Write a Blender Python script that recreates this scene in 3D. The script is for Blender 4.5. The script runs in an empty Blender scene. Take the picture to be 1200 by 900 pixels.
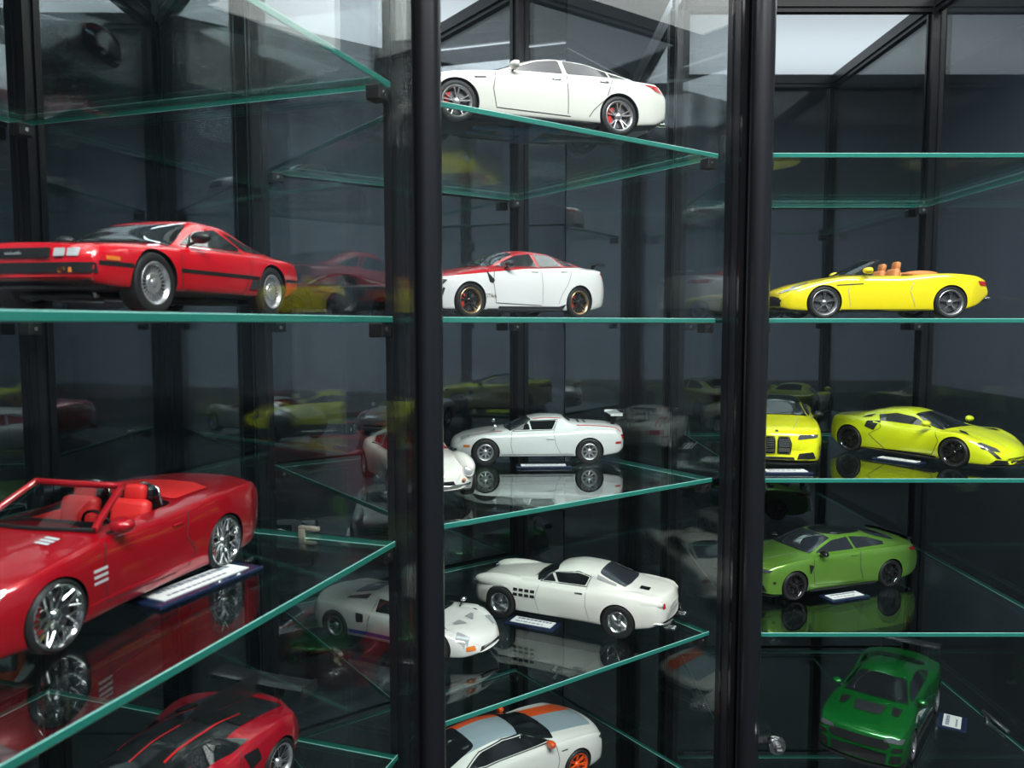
import bpy, bmesh, math, random
from mathutils import Vector, Matrix
from mathutils.bvhtree import BVHTree

# ------------------------------------------------------------------ camera, world, lights, exposure
SC = bpy.context.scene
COL = SC.collection
EYE = 1.35                                    # eye height above the floor; every height below is given from the eye
cam_d = bpy.data.cameras.new('camera')
cam_d.lens = 27.9; cam_d.sensor_width = 36.0; cam_d.clip_start = 0.02; cam_d.clip_end = 30
cam_d.dof.use_dof = True; cam_d.dof.focus_distance = 1.0; cam_d.dof.aperture_fstop = 13.0
cam = bpy.data.objects.new('camera', cam_d); COL.objects.link(cam)
cam.location = (0, 0, EYE); cam.rotation_euler = (math.radians(90 - 4.366), 0, 0)
SC.camera = cam
w = bpy.data.worlds.new('world'); SC.world = w; w.use_nodes = True
w.node_tree.nodes['Background'].inputs[0].default_value = (0.55, 0.62, 0.72, 1)
w.node_tree.nodes['Background'].inputs[1].default_value = 0.05
SC.view_settings.view_transform = 'Standard'; SC.view_settings.look = 'None'
SC.view_settings.exposure = -0.1; SC.view_settings.gamma = 1.0; SC.view_settings.use_curve_mapping = False
SC.cycles.max_bounces = 14; SC.cycles.glossy_bounces = 8; SC.cycles.transparent_max_bounces = 48
SC.cycles.diffuse_bounces = 3; SC.cycles.transmission_bounces = 4
SC.cycles.caustics_reflective = False; SC.cycles.caustics_refractive = False
SC.cycles.sample_clamp_indirect = 3.0; SC.cycles.use_adaptive_sampling = False
SC.cycles.use_denoising = True; SC.cycles.denoising_prefilter = 'ACCURATE'

LED_STRENGTH = 3.1          # lit ceiling panel inside each cabinet
PANEL_STRENGTH = 12.0       # lamps in the room's ceiling
def area_light(name, loc, rot, sx, sy, power, color=(1, 1, 1)):
    l = bpy.data.lights.new(name, 'AREA'); l.shape = 'RECTANGLE'; l.size = sx; l.size_y = sy; l.energy = power; l.color = color
    o = bpy.data.objects.new(name, l); COL.objects.link(o); o.location = loc; o.rotation_euler = rot
    return o
ROOM_H = 2.75
area_light('room_lamp_light', (-0.15, -0.45, ROOM_H - 0.06), (0, 0, 0), 1.2, 0.3, 66, (0.96, 0.985, 1.0))
area_light('room_lamp_light', (0.9, -0.2, ROOM_H - 0.06), (0, 0, 0), 1.2, 0.3, 50, (0.96, 0.985, 1.0))

# ------------------------------------------------------------------ material helpers
def newmat(name):
    m = bpy.data.materials.new(name); m.use_nodes = True
    return m, m.node_tree, m.node_tree.nodes['Principled BSDF']
def pmat(name, color, rough=0.5, metal=0.0, coat=0.0, spec=0.5, noise=0.0, nscale=60, emis=0.0):
    m, t, p = newmat(name)
    p.inputs['Base Color'].default_value = (*color, 1); p.inputs['Roughness'].default_value = rough
    p.inputs['Metallic'].default_value = metal; p.inputs['Coat Weight'].default_value = coat
    p.inputs['Coat Roughness'].default_value = 0.03; p.inputs['Specular IOR Level'].default_value = spec
    if emis: p.inputs['Emission Color'].default_value = (*color, 1); p.inputs['Emission Strength'].default_value = emis
    if noise:
        tc = t.nodes.new('ShaderNodeTexCoord'); n = t.nodes.new('ShaderNodeTexNoise'); n.inputs['Scale'].default_value = nscale
        r = t.nodes.new('ShaderNodeMapRange'); r.inputs[3].default_value = max(0, rough - noise); r.inputs[4].default_value = rough + noise
        t.links.new(tc.outputs['Object'], n.inputs['Vector']); t.links.new(n.outputs['Fac'], r.inputs[0]); t.links.new(r.outputs[0], p.inputs['Roughness'])
    return m
def paint(name, color, metal=0.0, rough=0.28, second=None, zones=None, third=None, zones3=None):
    """car paint with clear coat; second colour in zones = OR of [AND of half-spaces a*x+b*|y|+c*z>d]"""
    m, t, p = newmat(name)
    p.inputs['Roughness'].default_value = rough; p.inputs['Metallic'].default_value = metal
    p.inputs['Coat Weight'].default_value = 1.0; p.inputs['Coat Roughness'].default_value = 0.02
    tc = t.nodes.new('ShaderNodeTexCoord')
    n = t.nodes.new('ShaderNodeTexNoise'); n.inputs['Scale'].default_value = 900; t.links.new(tc.outputs['Object'], n.inputs['Vector'])
    mr = t.nodes.new('ShaderNodeMapRange'); mr.inputs[3].default_value = 0.94 if metal == 0 else 0.7; mr.inputs[4].default_value = 1.04 if metal == 0 else 1.35
    t.links.new(n.outputs['Fac'], mr.inputs[0])
    def M(op, a, b=None, c=None):
        q = t.nodes.new('ShaderNodeMath'); q.operation = op
        for i, v in enumerate((a, b, c)):
            if v is None: continue
            if isinstance(v, (int, float)): q.inputs[i].default_value = v
            else: t.links.new(v, q.inputs[i])
        return q.outputs[0]
    sx = t.nodes.new('ShaderNodeSeparateXYZ'); t.links.new(tc.outputs['Object'], sx.inputs[0])
    X, Y, Z = sx.outputs; AY = M('ABSOLUTE', Y)
    def mask(zs):
        tot = None
        for z in zs:
            f = None
            for a, b, c, d, *sy in z:
                e = M('GREATER_THAN', M('ADD', M('ADD', M('MULTIPLY', X, a), M('MULTIPLY', Y if sy else AY, b)), M('MULTIPLY', Z, c)), d)
                f = e if f is None else M('MULTIPLY', f, e)
            tot = f if tot is None else M('MAXIMUM', tot, f)
        return tot
    def mix(fac, a, b):
        q = t.nodes.new('ShaderNodeMix'); q.data_type = 'RGBA'; t.links.new(fac, q.inputs[0])
        if isinstance(a, tuple): q.inputs[6].default_value = (*a, 1)
        else: t.links.new(a, q.inputs[6])
        q.inputs[7].default_value = (*b, 1); return q.outputs[2]
    colr = None
    if second: colr = mix(mask(zones), color, second)
    if third: colr = mix(mask(zones3), colr if colr else color, third)
    q = t.nodes.new('ShaderNodeMix'); q.data_type = 'RGBA'; q.blend_type = 'MULTIPLY'; q.inputs[0].default_value = 1.0
    if colr: t.links.new(colr, q.inputs[6])
    else: q.inputs[6].default_value = (*color, 1)
    t.links.new(mr.outputs[0], q.inputs[7]); t.links.new(q.outputs[2], p.inputs['Base Color'])
    return m
def sheet_glass(name, tint, r0, rough=0.0, haze=0.0, power=5.0):
    """flat glass face: Schlick mirror over clear transmission, the same from either side"""
    m = bpy.data.materials.new(name); m.use_nodes = True; t = m.node_tree; t.nodes.clear()
    out = t.nodes.new('ShaderNodeOutputMaterial'); g = t.nodes.new('ShaderNodeBsdfGlossy'); tr = t.nodes.new('ShaderNodeBsdfTransparent')
    g.inputs['Roughness'].default_value = rough; g.inputs['Color'].default_value = (0.93, 0.97, 0.96, 1); tr.inputs['Color'].default_value = (*tint, 1)
    geo = t.nodes.new('ShaderNodeNewGeometry'); d = t.nodes.new('ShaderNodeVectorMath'); d.operation = 'DOT_PRODUCT'
    t.links.new(geo.outputs['Incoming'], d.inputs[0]); t.links.new(geo.outputs['Normal'], d.inputs[1])
    def M(op, a, b=None):
        q = t.nodes.new('ShaderNodeMath'); q.operation = op
        for i, v in enumerate((a, b)):
            if v is None: continue
            if isinstance(v, (int, float)): q.inputs[i].default_value = v
            else: t.links.new(v, q.inputs[i])
        return q.outputs[0]
    one = M('SUBTRACT', 1.0, M('ABSOLUTE', d.outputs['Value'])); p5 = M('POWER', one, power)
    fac = M('ADD', M('MULTIPLY', p5, 1 - r0), r0)
    mx = t.nodes.new('ShaderNodeMixShader'); t.links.new(fac, mx.inputs[0]); t.links.new(tr.outputs[0], mx.inputs[1]); t.links.new(g.outputs[0], mx.inputs[2])
    last = mx.outputs[0]
    if haze:
        df = t.nodes.new('ShaderNodeBsdfDiffuse'); df.inputs[0].default_value = (0.6, 0.66, 0.68, 1)
        tc = t.nodes.new('ShaderNodeTexCoord'); n = t.nodes.new('ShaderNodeTexNoise'); n.inputs['Scale'].default_value = 9
        n.inputs['Detail'].default_value = 6; t.links.new(tc.outputs['Object'], n.inputs['Vector'])
        m2 = t.nodes.new('ShaderNodeMixShader'); t.links.new(M('MULTIPLY', n.outputs['Fac'], haze), m2.inputs[0])
        t.links.new(last, m2.inputs[1]); t.links.new(df.outputs[0], m2.inputs[2]); last = m2.outputs[0]
    t.links.new(last, out.inputs[0])
    return m
def black_mirror(name, body, r0, rough=0.02):
    m = bpy.data.materials.new(name); m.use_nodes = True; t = m.node_tree; t.nodes.clear()
    out = t.nodes.new('ShaderNodeOutputMaterial'); g = t.nodes.new('ShaderNodeBsdfGlossy'); df = t.nodes.new('ShaderNodeBsdfDiffuse')
    g.inputs['Roughness'].default_value = rough; g.inputs['Color'].default_value = (0.80, 0.90, 1.0, 1); df.inputs[0].default_value = (*body, 1)
    geo = t.nodes.new('ShaderNodeNewGeometry'); d = t.nodes.new('ShaderNodeVectorMath'); d.operation = 'DOT_PRODUCT'
    t.links.new(geo.outputs['Incoming'], d.inputs[0]); t.links.new(geo.outputs['Normal'], d.inputs[1])
    def M(op, a, b=None):
        q = t.nodes.new('ShaderNodeMath'); q.operation = op
        for i, v in enumerate((a, b)):
            if v is None: continue
            if isinstance(v, (int, float)): q.inputs[i].default_value = v
            else: t.links.new(v, q.inputs[i])
        return q.outputs[0]
    p5 = M('POWER', M('SUBTRACT', 1.0, M('ABSOLUTE', d.outputs['Value'])), 5.0)
    fac = M('ADD', M('MULTIPLY', p5, 1 - r0), r0)
    mx = t.nodes.new('ShaderNodeMixShader'); t.links.new(fac, mx.inputs[0]); t.links.new(df.outputs[0], mx.inputs[1]); t.links.new(g.outputs[0], mx.inputs[2])
    t.links.new(mx.outputs[0], out.inputs[0]); return m

ALU = pmat('black_aluminium', (0.008, 0.0092, 0.0118), 0.30, 0.0, 0.0, 0.4)
ALU_G = pmat('black_gloss_gasket', (0.006, 0.006, 0.007), 0.12, 0.0, 0.3)
GREEN_EDGE = pmat('glass_edge_green', (0.022, 0.19, 0.15), 0.18, 0.0, 0.2, 0.6)
EDGE_GLINT = pmat('glass_bevel_glint', (0.22, 0.50, 0.45), 0.2, 0.0, 0.2, 0.6)  # paler colour paints the bright highlight along the shelf's bevelled rim
SHELF = sheet_glass('shelf_glass', (0.95, 0.98, 0.97), 0.05, power=4.6)
PANE = sheet_glass('side_pane_glass', (0.985, 0.995, 0.995), 0.065)
DOORG = sheet_glass('door_pane_glass', (0.97, 0.985, 0.98), 0.022)
REAR = black_mirror('rear_black_glass', (0.0035, 0.005, 0.006), 0.25)
RUBBER = pmat('tyre_rubber', (0.011, 0.011, 0.011), 0.55, 0, 0, 0.4)
BLACK = pmat('black_plastic', (0.010, 0.010, 0.011), 0.42)
GBLACK = pmat('gloss_black', (0.008, 0.008, 0.009), 0.10, 0.0, 0.6)
UNDER = pmat('underbody_black', (0.016, 0.017, 0.018), 0.4)
DARKGLASS = pmat('dark_window_glass', (0.010, 0.012, 0.014), 0.03, 0.0, 1.0, 0.8)
GREYGLASS = pmat('grey_window_glass', (0.028, 0.032, 0.040), 0.02, 0.0, 1.0, 0.8)
REDGLASS = pmat('red_interior_window_glass', (0.42, 0.02, 0.03), 0.05, 0.0, 1.0, 0.7)
DISC = pmat('brake_steel', (0.16, 0.16, 0.165), 0.4, 0.9)
CHROME = pmat('chrome', (0.86, 0.86, 0.87), 0.12, 1.0)
SILVER = pmat('silver_rim', (0.62, 0.62, 0.64), 0.3, 0.85)
DSILVER = pmat('machined_rim', (0.50, 0.50, 0.52), 0.28, 0.9)
LAMP = pmat('headlamp_lens', (0.60, 0.62, 0.64), 0.08, 0.35, 1.0)
LAMPD = pmat('dark_headlamp_lens', (0.10, 0.11, 0.12), 0.06, 0.3, 1.0)
TAIL = pmat('tail_lamp_red', (0.45, 0.012, 0.018), 0.1, 0.0, 1.0)
AMBER = pmat('amber_lamp', (0.75, 0.20, 0.03), 0.15, 0.0, 1.0)
LINE = pmat('panel_gap', (0.03, 0.03, 0.032), 0.6)
LINE_S = pmat('panel_gap_soft', (0.30, 0.30, 0.29), 0.6)
REDP = pmat('caliper_red', (0.6, 0.02, 0.02), 0.3, 0, 0.6)
BRONZE = pmat('bronze_gold_rim', (0.45, 0.30, 0.16), 0.3, 0.9)
BRASS = pmat('brass_clip', (0.88, 0.82, 0.66), 0.25, 0.8)
ORANGE = pmat('orange_enamel', (0.82, 0.09, 0.01), 0.25, 0, 0.8)
TAN = pmat('tan_leather', (0.55, 0.20, 0.06), 0.5, 0, 0, 0.4, 0.1, 300)
REDL = pmat('red_leather', (0.62, 0.02, 0.02), 0.45, 0, 0.1, 0.4, 0.1, 300)
BLUE = pmat('blue_exhaust_metal', (0.12, 0.5, 1.0), 0.4, 0.0, 0.3)
CARBON = pmat('carbon_fibre', (0.022, 0.024, 0.026), 0.22, 0.0, 0.7, 0.6, 0.08, 500)
WHITE_CARD = pmat('white_card', (0.75, 0.75, 0.74), 0.5)
NAVY = pmat('navy_acrylic', (0.010, 0.020, 0.055), 0.2, 0, 0.7)
TEXT = pmat('print_grey', (0.18, 0.2, 0.25), 0.6)
STEEL = pmat('brushed_steel', (0.6, 0.6, 0.6), 0.25, 1.0)

# ------------------------------------------------------------------ mesh helpers
def link(name, me, parent=None, mats=(), smooth=None):
    o = bpy.data.objects.new(name, me); COL.objects.link(o)
    for m in mats:
        if len(me.materials) < len(mats): me.materials.append(m)
    if parent: o.parent = parent
    if smooth is not None:
        for p in me.polygons: p.use_smooth = True
        if smooth < 180: me.set_sharp_from_angle(angle=math.radians(smooth))
    return o
def obj(name, bm, mat, parent=None, smooth=None):
    me = bpy.data.meshes.new(name); bm.to_mesh(me); bm.free()
    return link(name, me, parent, mat if isinstance(mat, (list, tuple)) else (mat,), smooth)
def tag(o, label=None, cat=None, group=None, kind=None):
    for k, v in (('label', label), ('category', cat), ('group', group), ('kind', kind)):
        if v: o[k] = v
    return o
def thing(name, label, cat, loc=(0, 0, 0), rz=0.0, group=None, scale=1.0):
    o = bpy.data.objects.new(name, None); COL.objects.link(o); o.empty_display_size = 0.02
    o.location = loc; o.rotation_euler = (0, 0, rz); o.scale = (scale,) * 3
    return tag(o, label, cat, group)
def box(bm, cx, cy, cz, sx, sy, sz, rz=0.0, M=None, mi=0):
    r = bmesh.ops.create_cube(bm, size=1.0)
    T = Matrix.Translation((cx, cy, cz)) @ Matrix.Rotation(rz, 4, 'Z') @ Matrix.Diagonal((sx, sy, sz, 1))
    if M is not None: T = M @ T
    bmesh.ops.transform(bm, matrix=T, verts=r['verts'])
    for v in r['verts']:
        for f in v.link_faces: f.material_index = mi
    return r['verts']
def rbox(bm, cx, cy, cz, sx, sy, sz, b, rz=0.0, seg=2, M=None):
    vs = box(bm, cx, cy, cz, sx, sy, sz, rz, M)
    es = list({e for v in vs for e in v.link_edges})
    bmesh.ops.bevel(bm, geom=es, offset=b, segments=seg, affect='EDGES', profile=0.5)
def tube(bm, pts, r, n=8, closed=False, cap=True):
    pts = [Vector(p) for p in pts]; rings = []; N = len(pts); up = Vector((0, 0, 1))
    for i, p in enumerate(pts):
        a = pts[i - 1] if (i > 0 or closed) else p; b = pts[(i + 1) % N] if (i < N - 1 or closed) else p
        d = (b - a).normalized(); s = d.cross(up)
        if s.length < 1e-4: s = d.cross(Vector((1, 0, 0)))
        s.normalize(); u = s.cross(d); rr = r[i] if isinstance(r, (list, tuple)) else r
        rings.append([bm.verts.new(p + s * (rr * math.cos(2 * math.pi * k / n)) + u * (rr * math.sin(2 * math.pi * k / n))) for k in range(n)])
    for i in range(N if closed else N - 1):
        A, B = rings[i], rings[(i + 1) % N]
        for k in range(n): bm.faces.new((A[k], A[(k + 1) % n], B[(k + 1) % n], B[k]))
    if cap and not closed: bm.faces.new(rings[0][::-1]); bm.faces.new(rings[-1])
def lathe(bm, prof, n=32, axis='Y', mi=0, M=None):
    """profile [(radius, offset along axis)] turned round the axis"""
    rings = []
    for r, h in prof:
        ring = []
        for k in range(n):
            a = 2 * math.pi * k / n; c, s = r * math.cos(a), r * math.sin(a)
            p = Vector((c, h, s)) if axis == 'Y' else Vector((c, s, h))
            ring.append(bm.verts.new(M @ p if M is not None else p))
        rings.append(ring)
    for A, B in zip(rings, rings[1:]):
        for k in range(n):
            f = bm.faces.new((A[k], A[(k + 1) % n], B[(k + 1) % n], B[k])); f.material_index = mi
def prism(bm, poly, z0, z1):
    """solid from a plan polygon"""
    a = [bm.verts.new((x, y, z0)) for x, y in poly]; b = [bm.verts.new((x, y, z1)) for x, y in poly]
    bm.faces.new(a[::-1]); bm.faces.new(b)
    for i in range(len(poly)):
        j = (i + 1) % len(poly); bm.faces.new((a[i], a[j], b[j], b[i]))
def pchip(pts):
    pts = sorted(pts); X = [p[0] for p in pts]; Y = [p[1] for p in pts]; n = len(X)
    h = [X[i + 1] - X[i] for i in range(n - 1)]; d = [(Y[i + 1] - Y[i]) / h[i] for i in range(n - 1)]; m = [0.0] * n
    m[0], m[-1] = d[0], d[-1]
    for i in range(1, n - 1):
        if d[i - 1] * d[i] <= 0: m[i] = 0
        else:
            w1, w2 = 2 * h[i] + h[i - 1], h[i] + 2 * h[i - 1]; m[i] = (w1 + w2) / (w1 / d[i - 1] + w2 / d[i])
    def f(x):
        if x <= X[0]: return Y[0]
        if x >= X[-1]: return Y[-1]
        i = max(k for k in range(n - 1) if X[k] <= x); t = (x - X[i]) / h[i]
        return (Y[i] * (1 + 2 * t) * (1 - t) ** 2 + m[i] * h[i] * t * (1 - t) ** 2 + Y[i + 1] * t * t * (3 - 2 * t) + m[i + 1] * h[i] * t * t * (t - 1))
    return f
def catmull(P, sub):
    out = []; n = len(P)
    for i in range(n - 1):
        p0 = P[i - 1] if i > 0 else tuple(2 * a - b for a, b in zip(P[0], P[1]))
        p3 = P[i + 2] if i + 2 < n else tuple(2 * a - b for a, b in zip(P[-1], P[-2])); p1, p2 = P[i], P[i + 1]
        for k in range(sub):
            t = k / sub
            out.append(tuple(0.5 * (2 * b + (c - a) * t + (2 * a - 5 * b + 4 * c - d) * t * t + (3 * b - a - 3 * c + d) * t ** 3) for a, b, c, d in zip(p0, p1, p2, p3)))
    out.append(P[-1]); return out
def round_poly(P, r=0.25, seg=4):
    out = []; n = len(P)
    for i in range(n):
        a, b, c = Vector(P[i - 1]), Vector(P[i]), Vector(P[(i + 1) % n])
        d = min((a - b).length, (c - b).length) * r; s = b + (a - b).normalized() * d; e = b + (c - b).normalized() * d
        for k in range(seg + 1):
            t = k / seg; out.append(tuple(s * (1 - t) ** 2 + b * (2 * t * (1 - t)) + e * t * t))
    return out

def decal_text(bvh, root, text, x, z, size, mat, name='side_lettering'):
    for ax, s in (('y+', -1), ('y-', 1)):
        cu = bpy.data.curves.new('t', 'FONT'); cu.body = text; cu.size = size; cu.align_x = 'CENTER'; t = bpy.data.objects.new('t', cu); COL.objects.link(t)
        dg = bpy.context.evaluated_depsgraph_get(); me = bpy.data.meshes.new_from_object(t.evaluated_get(dg)); bpy.data.objects.remove(t)
        bm = bmesh.new(); bm.from_mesh(me)
        for v in bm.verts:
            loc, nor = drop_point(bvh, ax, x + v.co.x * s, z + v.co.y)
            if loc: v.co = loc + AX[ax][0] * 0.006
        obj(name, bm, mat, root)
# ------------------------------------------------------------------ model-car library (built in metres at full size, root scaled to about 1:18)
def loft_body(S):
    roof, belt, plan, bot = (pchip(S[k]) for k in ('roof', 'belt', 'plan', 'bot'))
    rw = S.get('rw', 0.56); x0, x1 = S['roof'][-1][0], S['roof'][0][0]
    if x0 > x1: x0, x1 = x1, x0
    N = S.get('n', 84); shl = S.get('shl', 0.06); dropk = S.get('drop', 0.09)
    xs = []
    for i in range(N + 1):
        t = i / N; t2 = 0.5 - 0.5 * math.cos(math.pi * t); t = 0.55 * t + 0.45 * t2; xs.append(x0 + (x1 - x0) * t)
    er = S.get('end', 0.05); bow = S.get('bow', 0.16); tuck = S.get('tuck', 0.04); rings = []
    for x in xs:
        zb, zt, zr, wd = bot(x), belt(x), roof(x), plan(x)
        h = max(0.0, zr - zt); wbelt = wd - tuck - 0.02
        zt = min(zt, zr - 0.004)
        k = min(1.0, h / 0.34); wr = min((1 - k) * wd * 0.66 + k * rw, wbelt - shl - 0.02)
        ze = zr - min(dropk, 0.012 + 0.22 * h)
        ze = max(ze, zt + 0.25 * (zr - zt)); zm = zb + S.get('mid', 0.55) * (zt - zb)
        sh = S.get('crease', 0.5)
        P = [(0, zb), (wd * 0.6, zb), (wd * 0.88, zb + 0.01), (wd * 0.965, zb + 0.07 * (zt - zb) + 0.02), (wd, zm), (wd - tuck * 0.45, zb + 0.85 * (zt - zb)),
             (wbelt, zt), (wbelt - shl, zt + sh * min(0.05, 0.3 * (ze - zt) + 0.012)), (wr + 0.4 * (wbelt - shl - wr), zt + 0.62 * (ze - zt) + 0.01), (wr, ze), (wr * 0.62, zr - 0.26 * (zr - ze)), (0, zr)]
        Q = catmull(P, 4)
        d = min(x - x0, x1 - x)
        f = 1.0 if d >= er else 1 - 0.16 * (1 - math.sqrt(max(0, 1 - (1 - d / er) ** 2)))
        zc = (zb + zr) / 2; ring = []
        for (y, z) in Q: ring.append((y * f, zc + (z - zc) * f))
        rings.append((x, ring))
    bm = bmesh.new(); R = []; hl = (x1 - x0) / 2; xc = (x1 + x0) / 2
    for x, ring in rings:
        pts = ring + [(-y, z) for y, z in ring[-2:0:-1]]; vs = []
        u = (x - xc) / hl; k = max(0, abs(u) - 0.55) / 0.45
        for y, z in pts:
            wmax = max(0.3, plan(x)); vs.append(bm.verts.new((x - math.copysign(bow * k * (y / 0.9) ** 2, u), y, z)))
        R.append(vs)
    for A, B in zip(R, R[1:]):
        n = len(A)
        for i in range(n):
            f = bm.faces.new((A[i], B[i], B[(i + 1) % n], A[(i + 1) % n]))
    bm.faces.new(R[0]); bm.faces.new(R[-1][::-1])
    bmesh.ops.recalc_face_normals(bm, faces=bm.faces)
    for f in bm.faces:
        c = f.calc_center_median()
        if f.normal.z < -0.75 and c.z < bot(c.x) + 0.05: f.material_index = 1
    return bm
def cut_arches(o, S):
    bm = bmesh.new(); Rr = S['arch']
    for xw in (S['wb'] / 2, -S['wb'] / 2):
        ra = Rr if not isinstance(Rr, tuple) else (Rr[0] if xw > 0 else Rr[1])
        for s in (1, -1):
            y0, y1 = (S['W'] / 2 - 0.33) * s, (S['W'] / 2 + 0.3) * s
            lathe(bm, [(0.0001, min(y0, y1)), (ra, min(y0, y1)), (ra, max(y0, y1)), (0.0001, max(y0, y1))], 40, 'Y', 1, Matrix.Translation((xw, 0, S['wr'] + S.get('lift', 0.0))))
    bmesh.ops.remove_doubles(bm, verts=bm.verts, dist=0.0005)
    for c in S.get('cuts', []): c(bm)
    bmesh.ops.recalc_face_normals(bm, faces=bm.faces)
    me = bpy.data.meshes.new('cutter'); bm.to_mesh(me); bm.free(); me.materials.append(None); me.materials.append(None)
    c = bpy.data.objects.new('cutter', me); COL.objects.link(c)
    m = o.modifiers.new('arches', 'BOOLEAN'); m.operation = 'DIFFERENCE'; m.object = c; m.solver = 'EXACT'
    dg = bpy.context.evaluated_depsgraph_get(); dg.update()
    new = bpy.data.meshes.new_from_object(o.evaluated_get(dg)); old = o.data
    o.modifiers.clear(); o.data = new; bpy.data.objects.remove(c)
    for p in new.polygons: p.use_smooth = True
    new.set_sharp_from_angle(angle=math.radians(38))
    return new
AX = {'y+': (Vector((0, 1, 0)), Vector((0, -1, 0)), (0, 2)), 'y-': (Vector((0, -1, 0)), Vector((0, 1, 0)), (0, 2)),
      'x+': (Vector((1, 0, 0)), Vector((-1, 0, 0)), (1, 2)), 'x-': (Vector((-1, 0, 0)), Vector((1, 0, 0)), (1, 2)),
      'z': (Vector((0, 0, 1)), Vector((0, 0, -1)), (0, 1))}
def drop_point(bvh, axis, a, b):
    o, d, (i, j) = AX[axis]; p = o * 6; p[i] = a; p[j] = b
    loc, nor, idx, dist = bvh.ray_cast(p, d)
    return loc, nor
def patch(bvh, parent, name, poly, axis, mat, off=0.004, step=0.06, label=None, rnd=0.0):
    """a piece of trim or glass that lies on the body: polygon laid on the surface along an axis"""
    if rnd: poly = round_poly(poly, rnd)
    off = max(off, 0.006)
    bm = bmesh.new(); vs = [bm.verts.new((a, b, 0)) for a, b in poly]; bm.faces.new(vs)
    A = [p[0] for p in poly]; B = [p[1] for p in poly]
    for ax, lo, hi in ((0, min(A), max(A)), (1, min(B), max(B))):
        k = max(1, int((hi - lo) / step)); 
        for q in range(1, k):
            v = lo + (hi - lo) * q / k; co = (v, 0, 0) if ax == 0 else (0, v, 0); no = (1, 0, 0) if ax == 0 else (0, 1, 0)
            bmesh.ops.bisect_plane(bm, geom=bm.verts[:] + bm.edges[:] + bm.faces[:], plane_co=co, plane_no=no)
    dead = []; N = {}
    for v in bm.verts:
        loc, nor = drop_point(bvh, axis, v.co.x, v.co.y)
        if loc is None: dead.append(v); continue
        v.co = loc + AX[axis][0] * off * 0.6 + nor * off * 0.6
    if dead: bmesh.ops.delete(bm, geom=dead, context='VERTS')
    # drop faces torn across an edge of the body
    long_ = [f for f in bm.faces if max(e.calc_length() for e in f.edges) > max(0.35, step * 4)]
    if long_: bmesh.ops.delete(bm, geom=long_, context='FACES')
    bmesh.ops.recalc_face_normals(bm, faces=bm.faces)
    o = obj(name, bm, mat, parent, 180)
    if label: o['label'] = label
    return o
def both(bvh, parent, name, poly, mat, **k):
    for ax in ('y+', 'y-'): patch(bvh, parent, name, poly, ax, mat, **k)
def ribbon(bvh, parent, name, line, axis, width, mat, off=0.005, step=0.04):
    """a narrow strip (panel gap, stripe, chrome trim) laid on the body"""
    P = [Vector(p) for p in line]; Q = [P[0]]
    for a, b in zip(P, P[1:]):
        n = max(1, int((b - a).length / step))
        for k in range(1, n + 1): Q.append(a.lerp(b, k / n))
    bm = bmesh.new(); prev = None
    for i, q in enumerate(Q):
        a = Q[max(0, i - 1)]; b = Q[min(len(Q) - 1, i + 1)]; d = (b - a).normalized(); s = Vector((-d.y, d.x)) * width / 2
        l, r = q + s, q - s; pl, nl = drop_point(bvh, axis, l.x, l.y); pr, nr = drop_point(bvh, axis, r.x, r.y)
        if pl is None or pr is None or (pl - pr).length > 0.12: prev = None; continue
        o = AX[axis][0] * off
        cur = (bm.verts.new(pl + o), bm.verts.new(pr + o))
        if prev and (prev[0].co - cur[0].co).length < 0.3: bm.faces.new((prev[0], prev[1], cur[1], cur[0]))
        prev = cur
    bmesh.ops.recalc_face_normals(bm, faces=bm.faces)
    return obj(name, bm, mat, parent, 180)
def both_r(bvh, parent, name, line, width, mat, **k):
    for ax in ('y+', 'y-'): ribbon(bvh, parent, name, line, ax, width, mat, **k)

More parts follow.
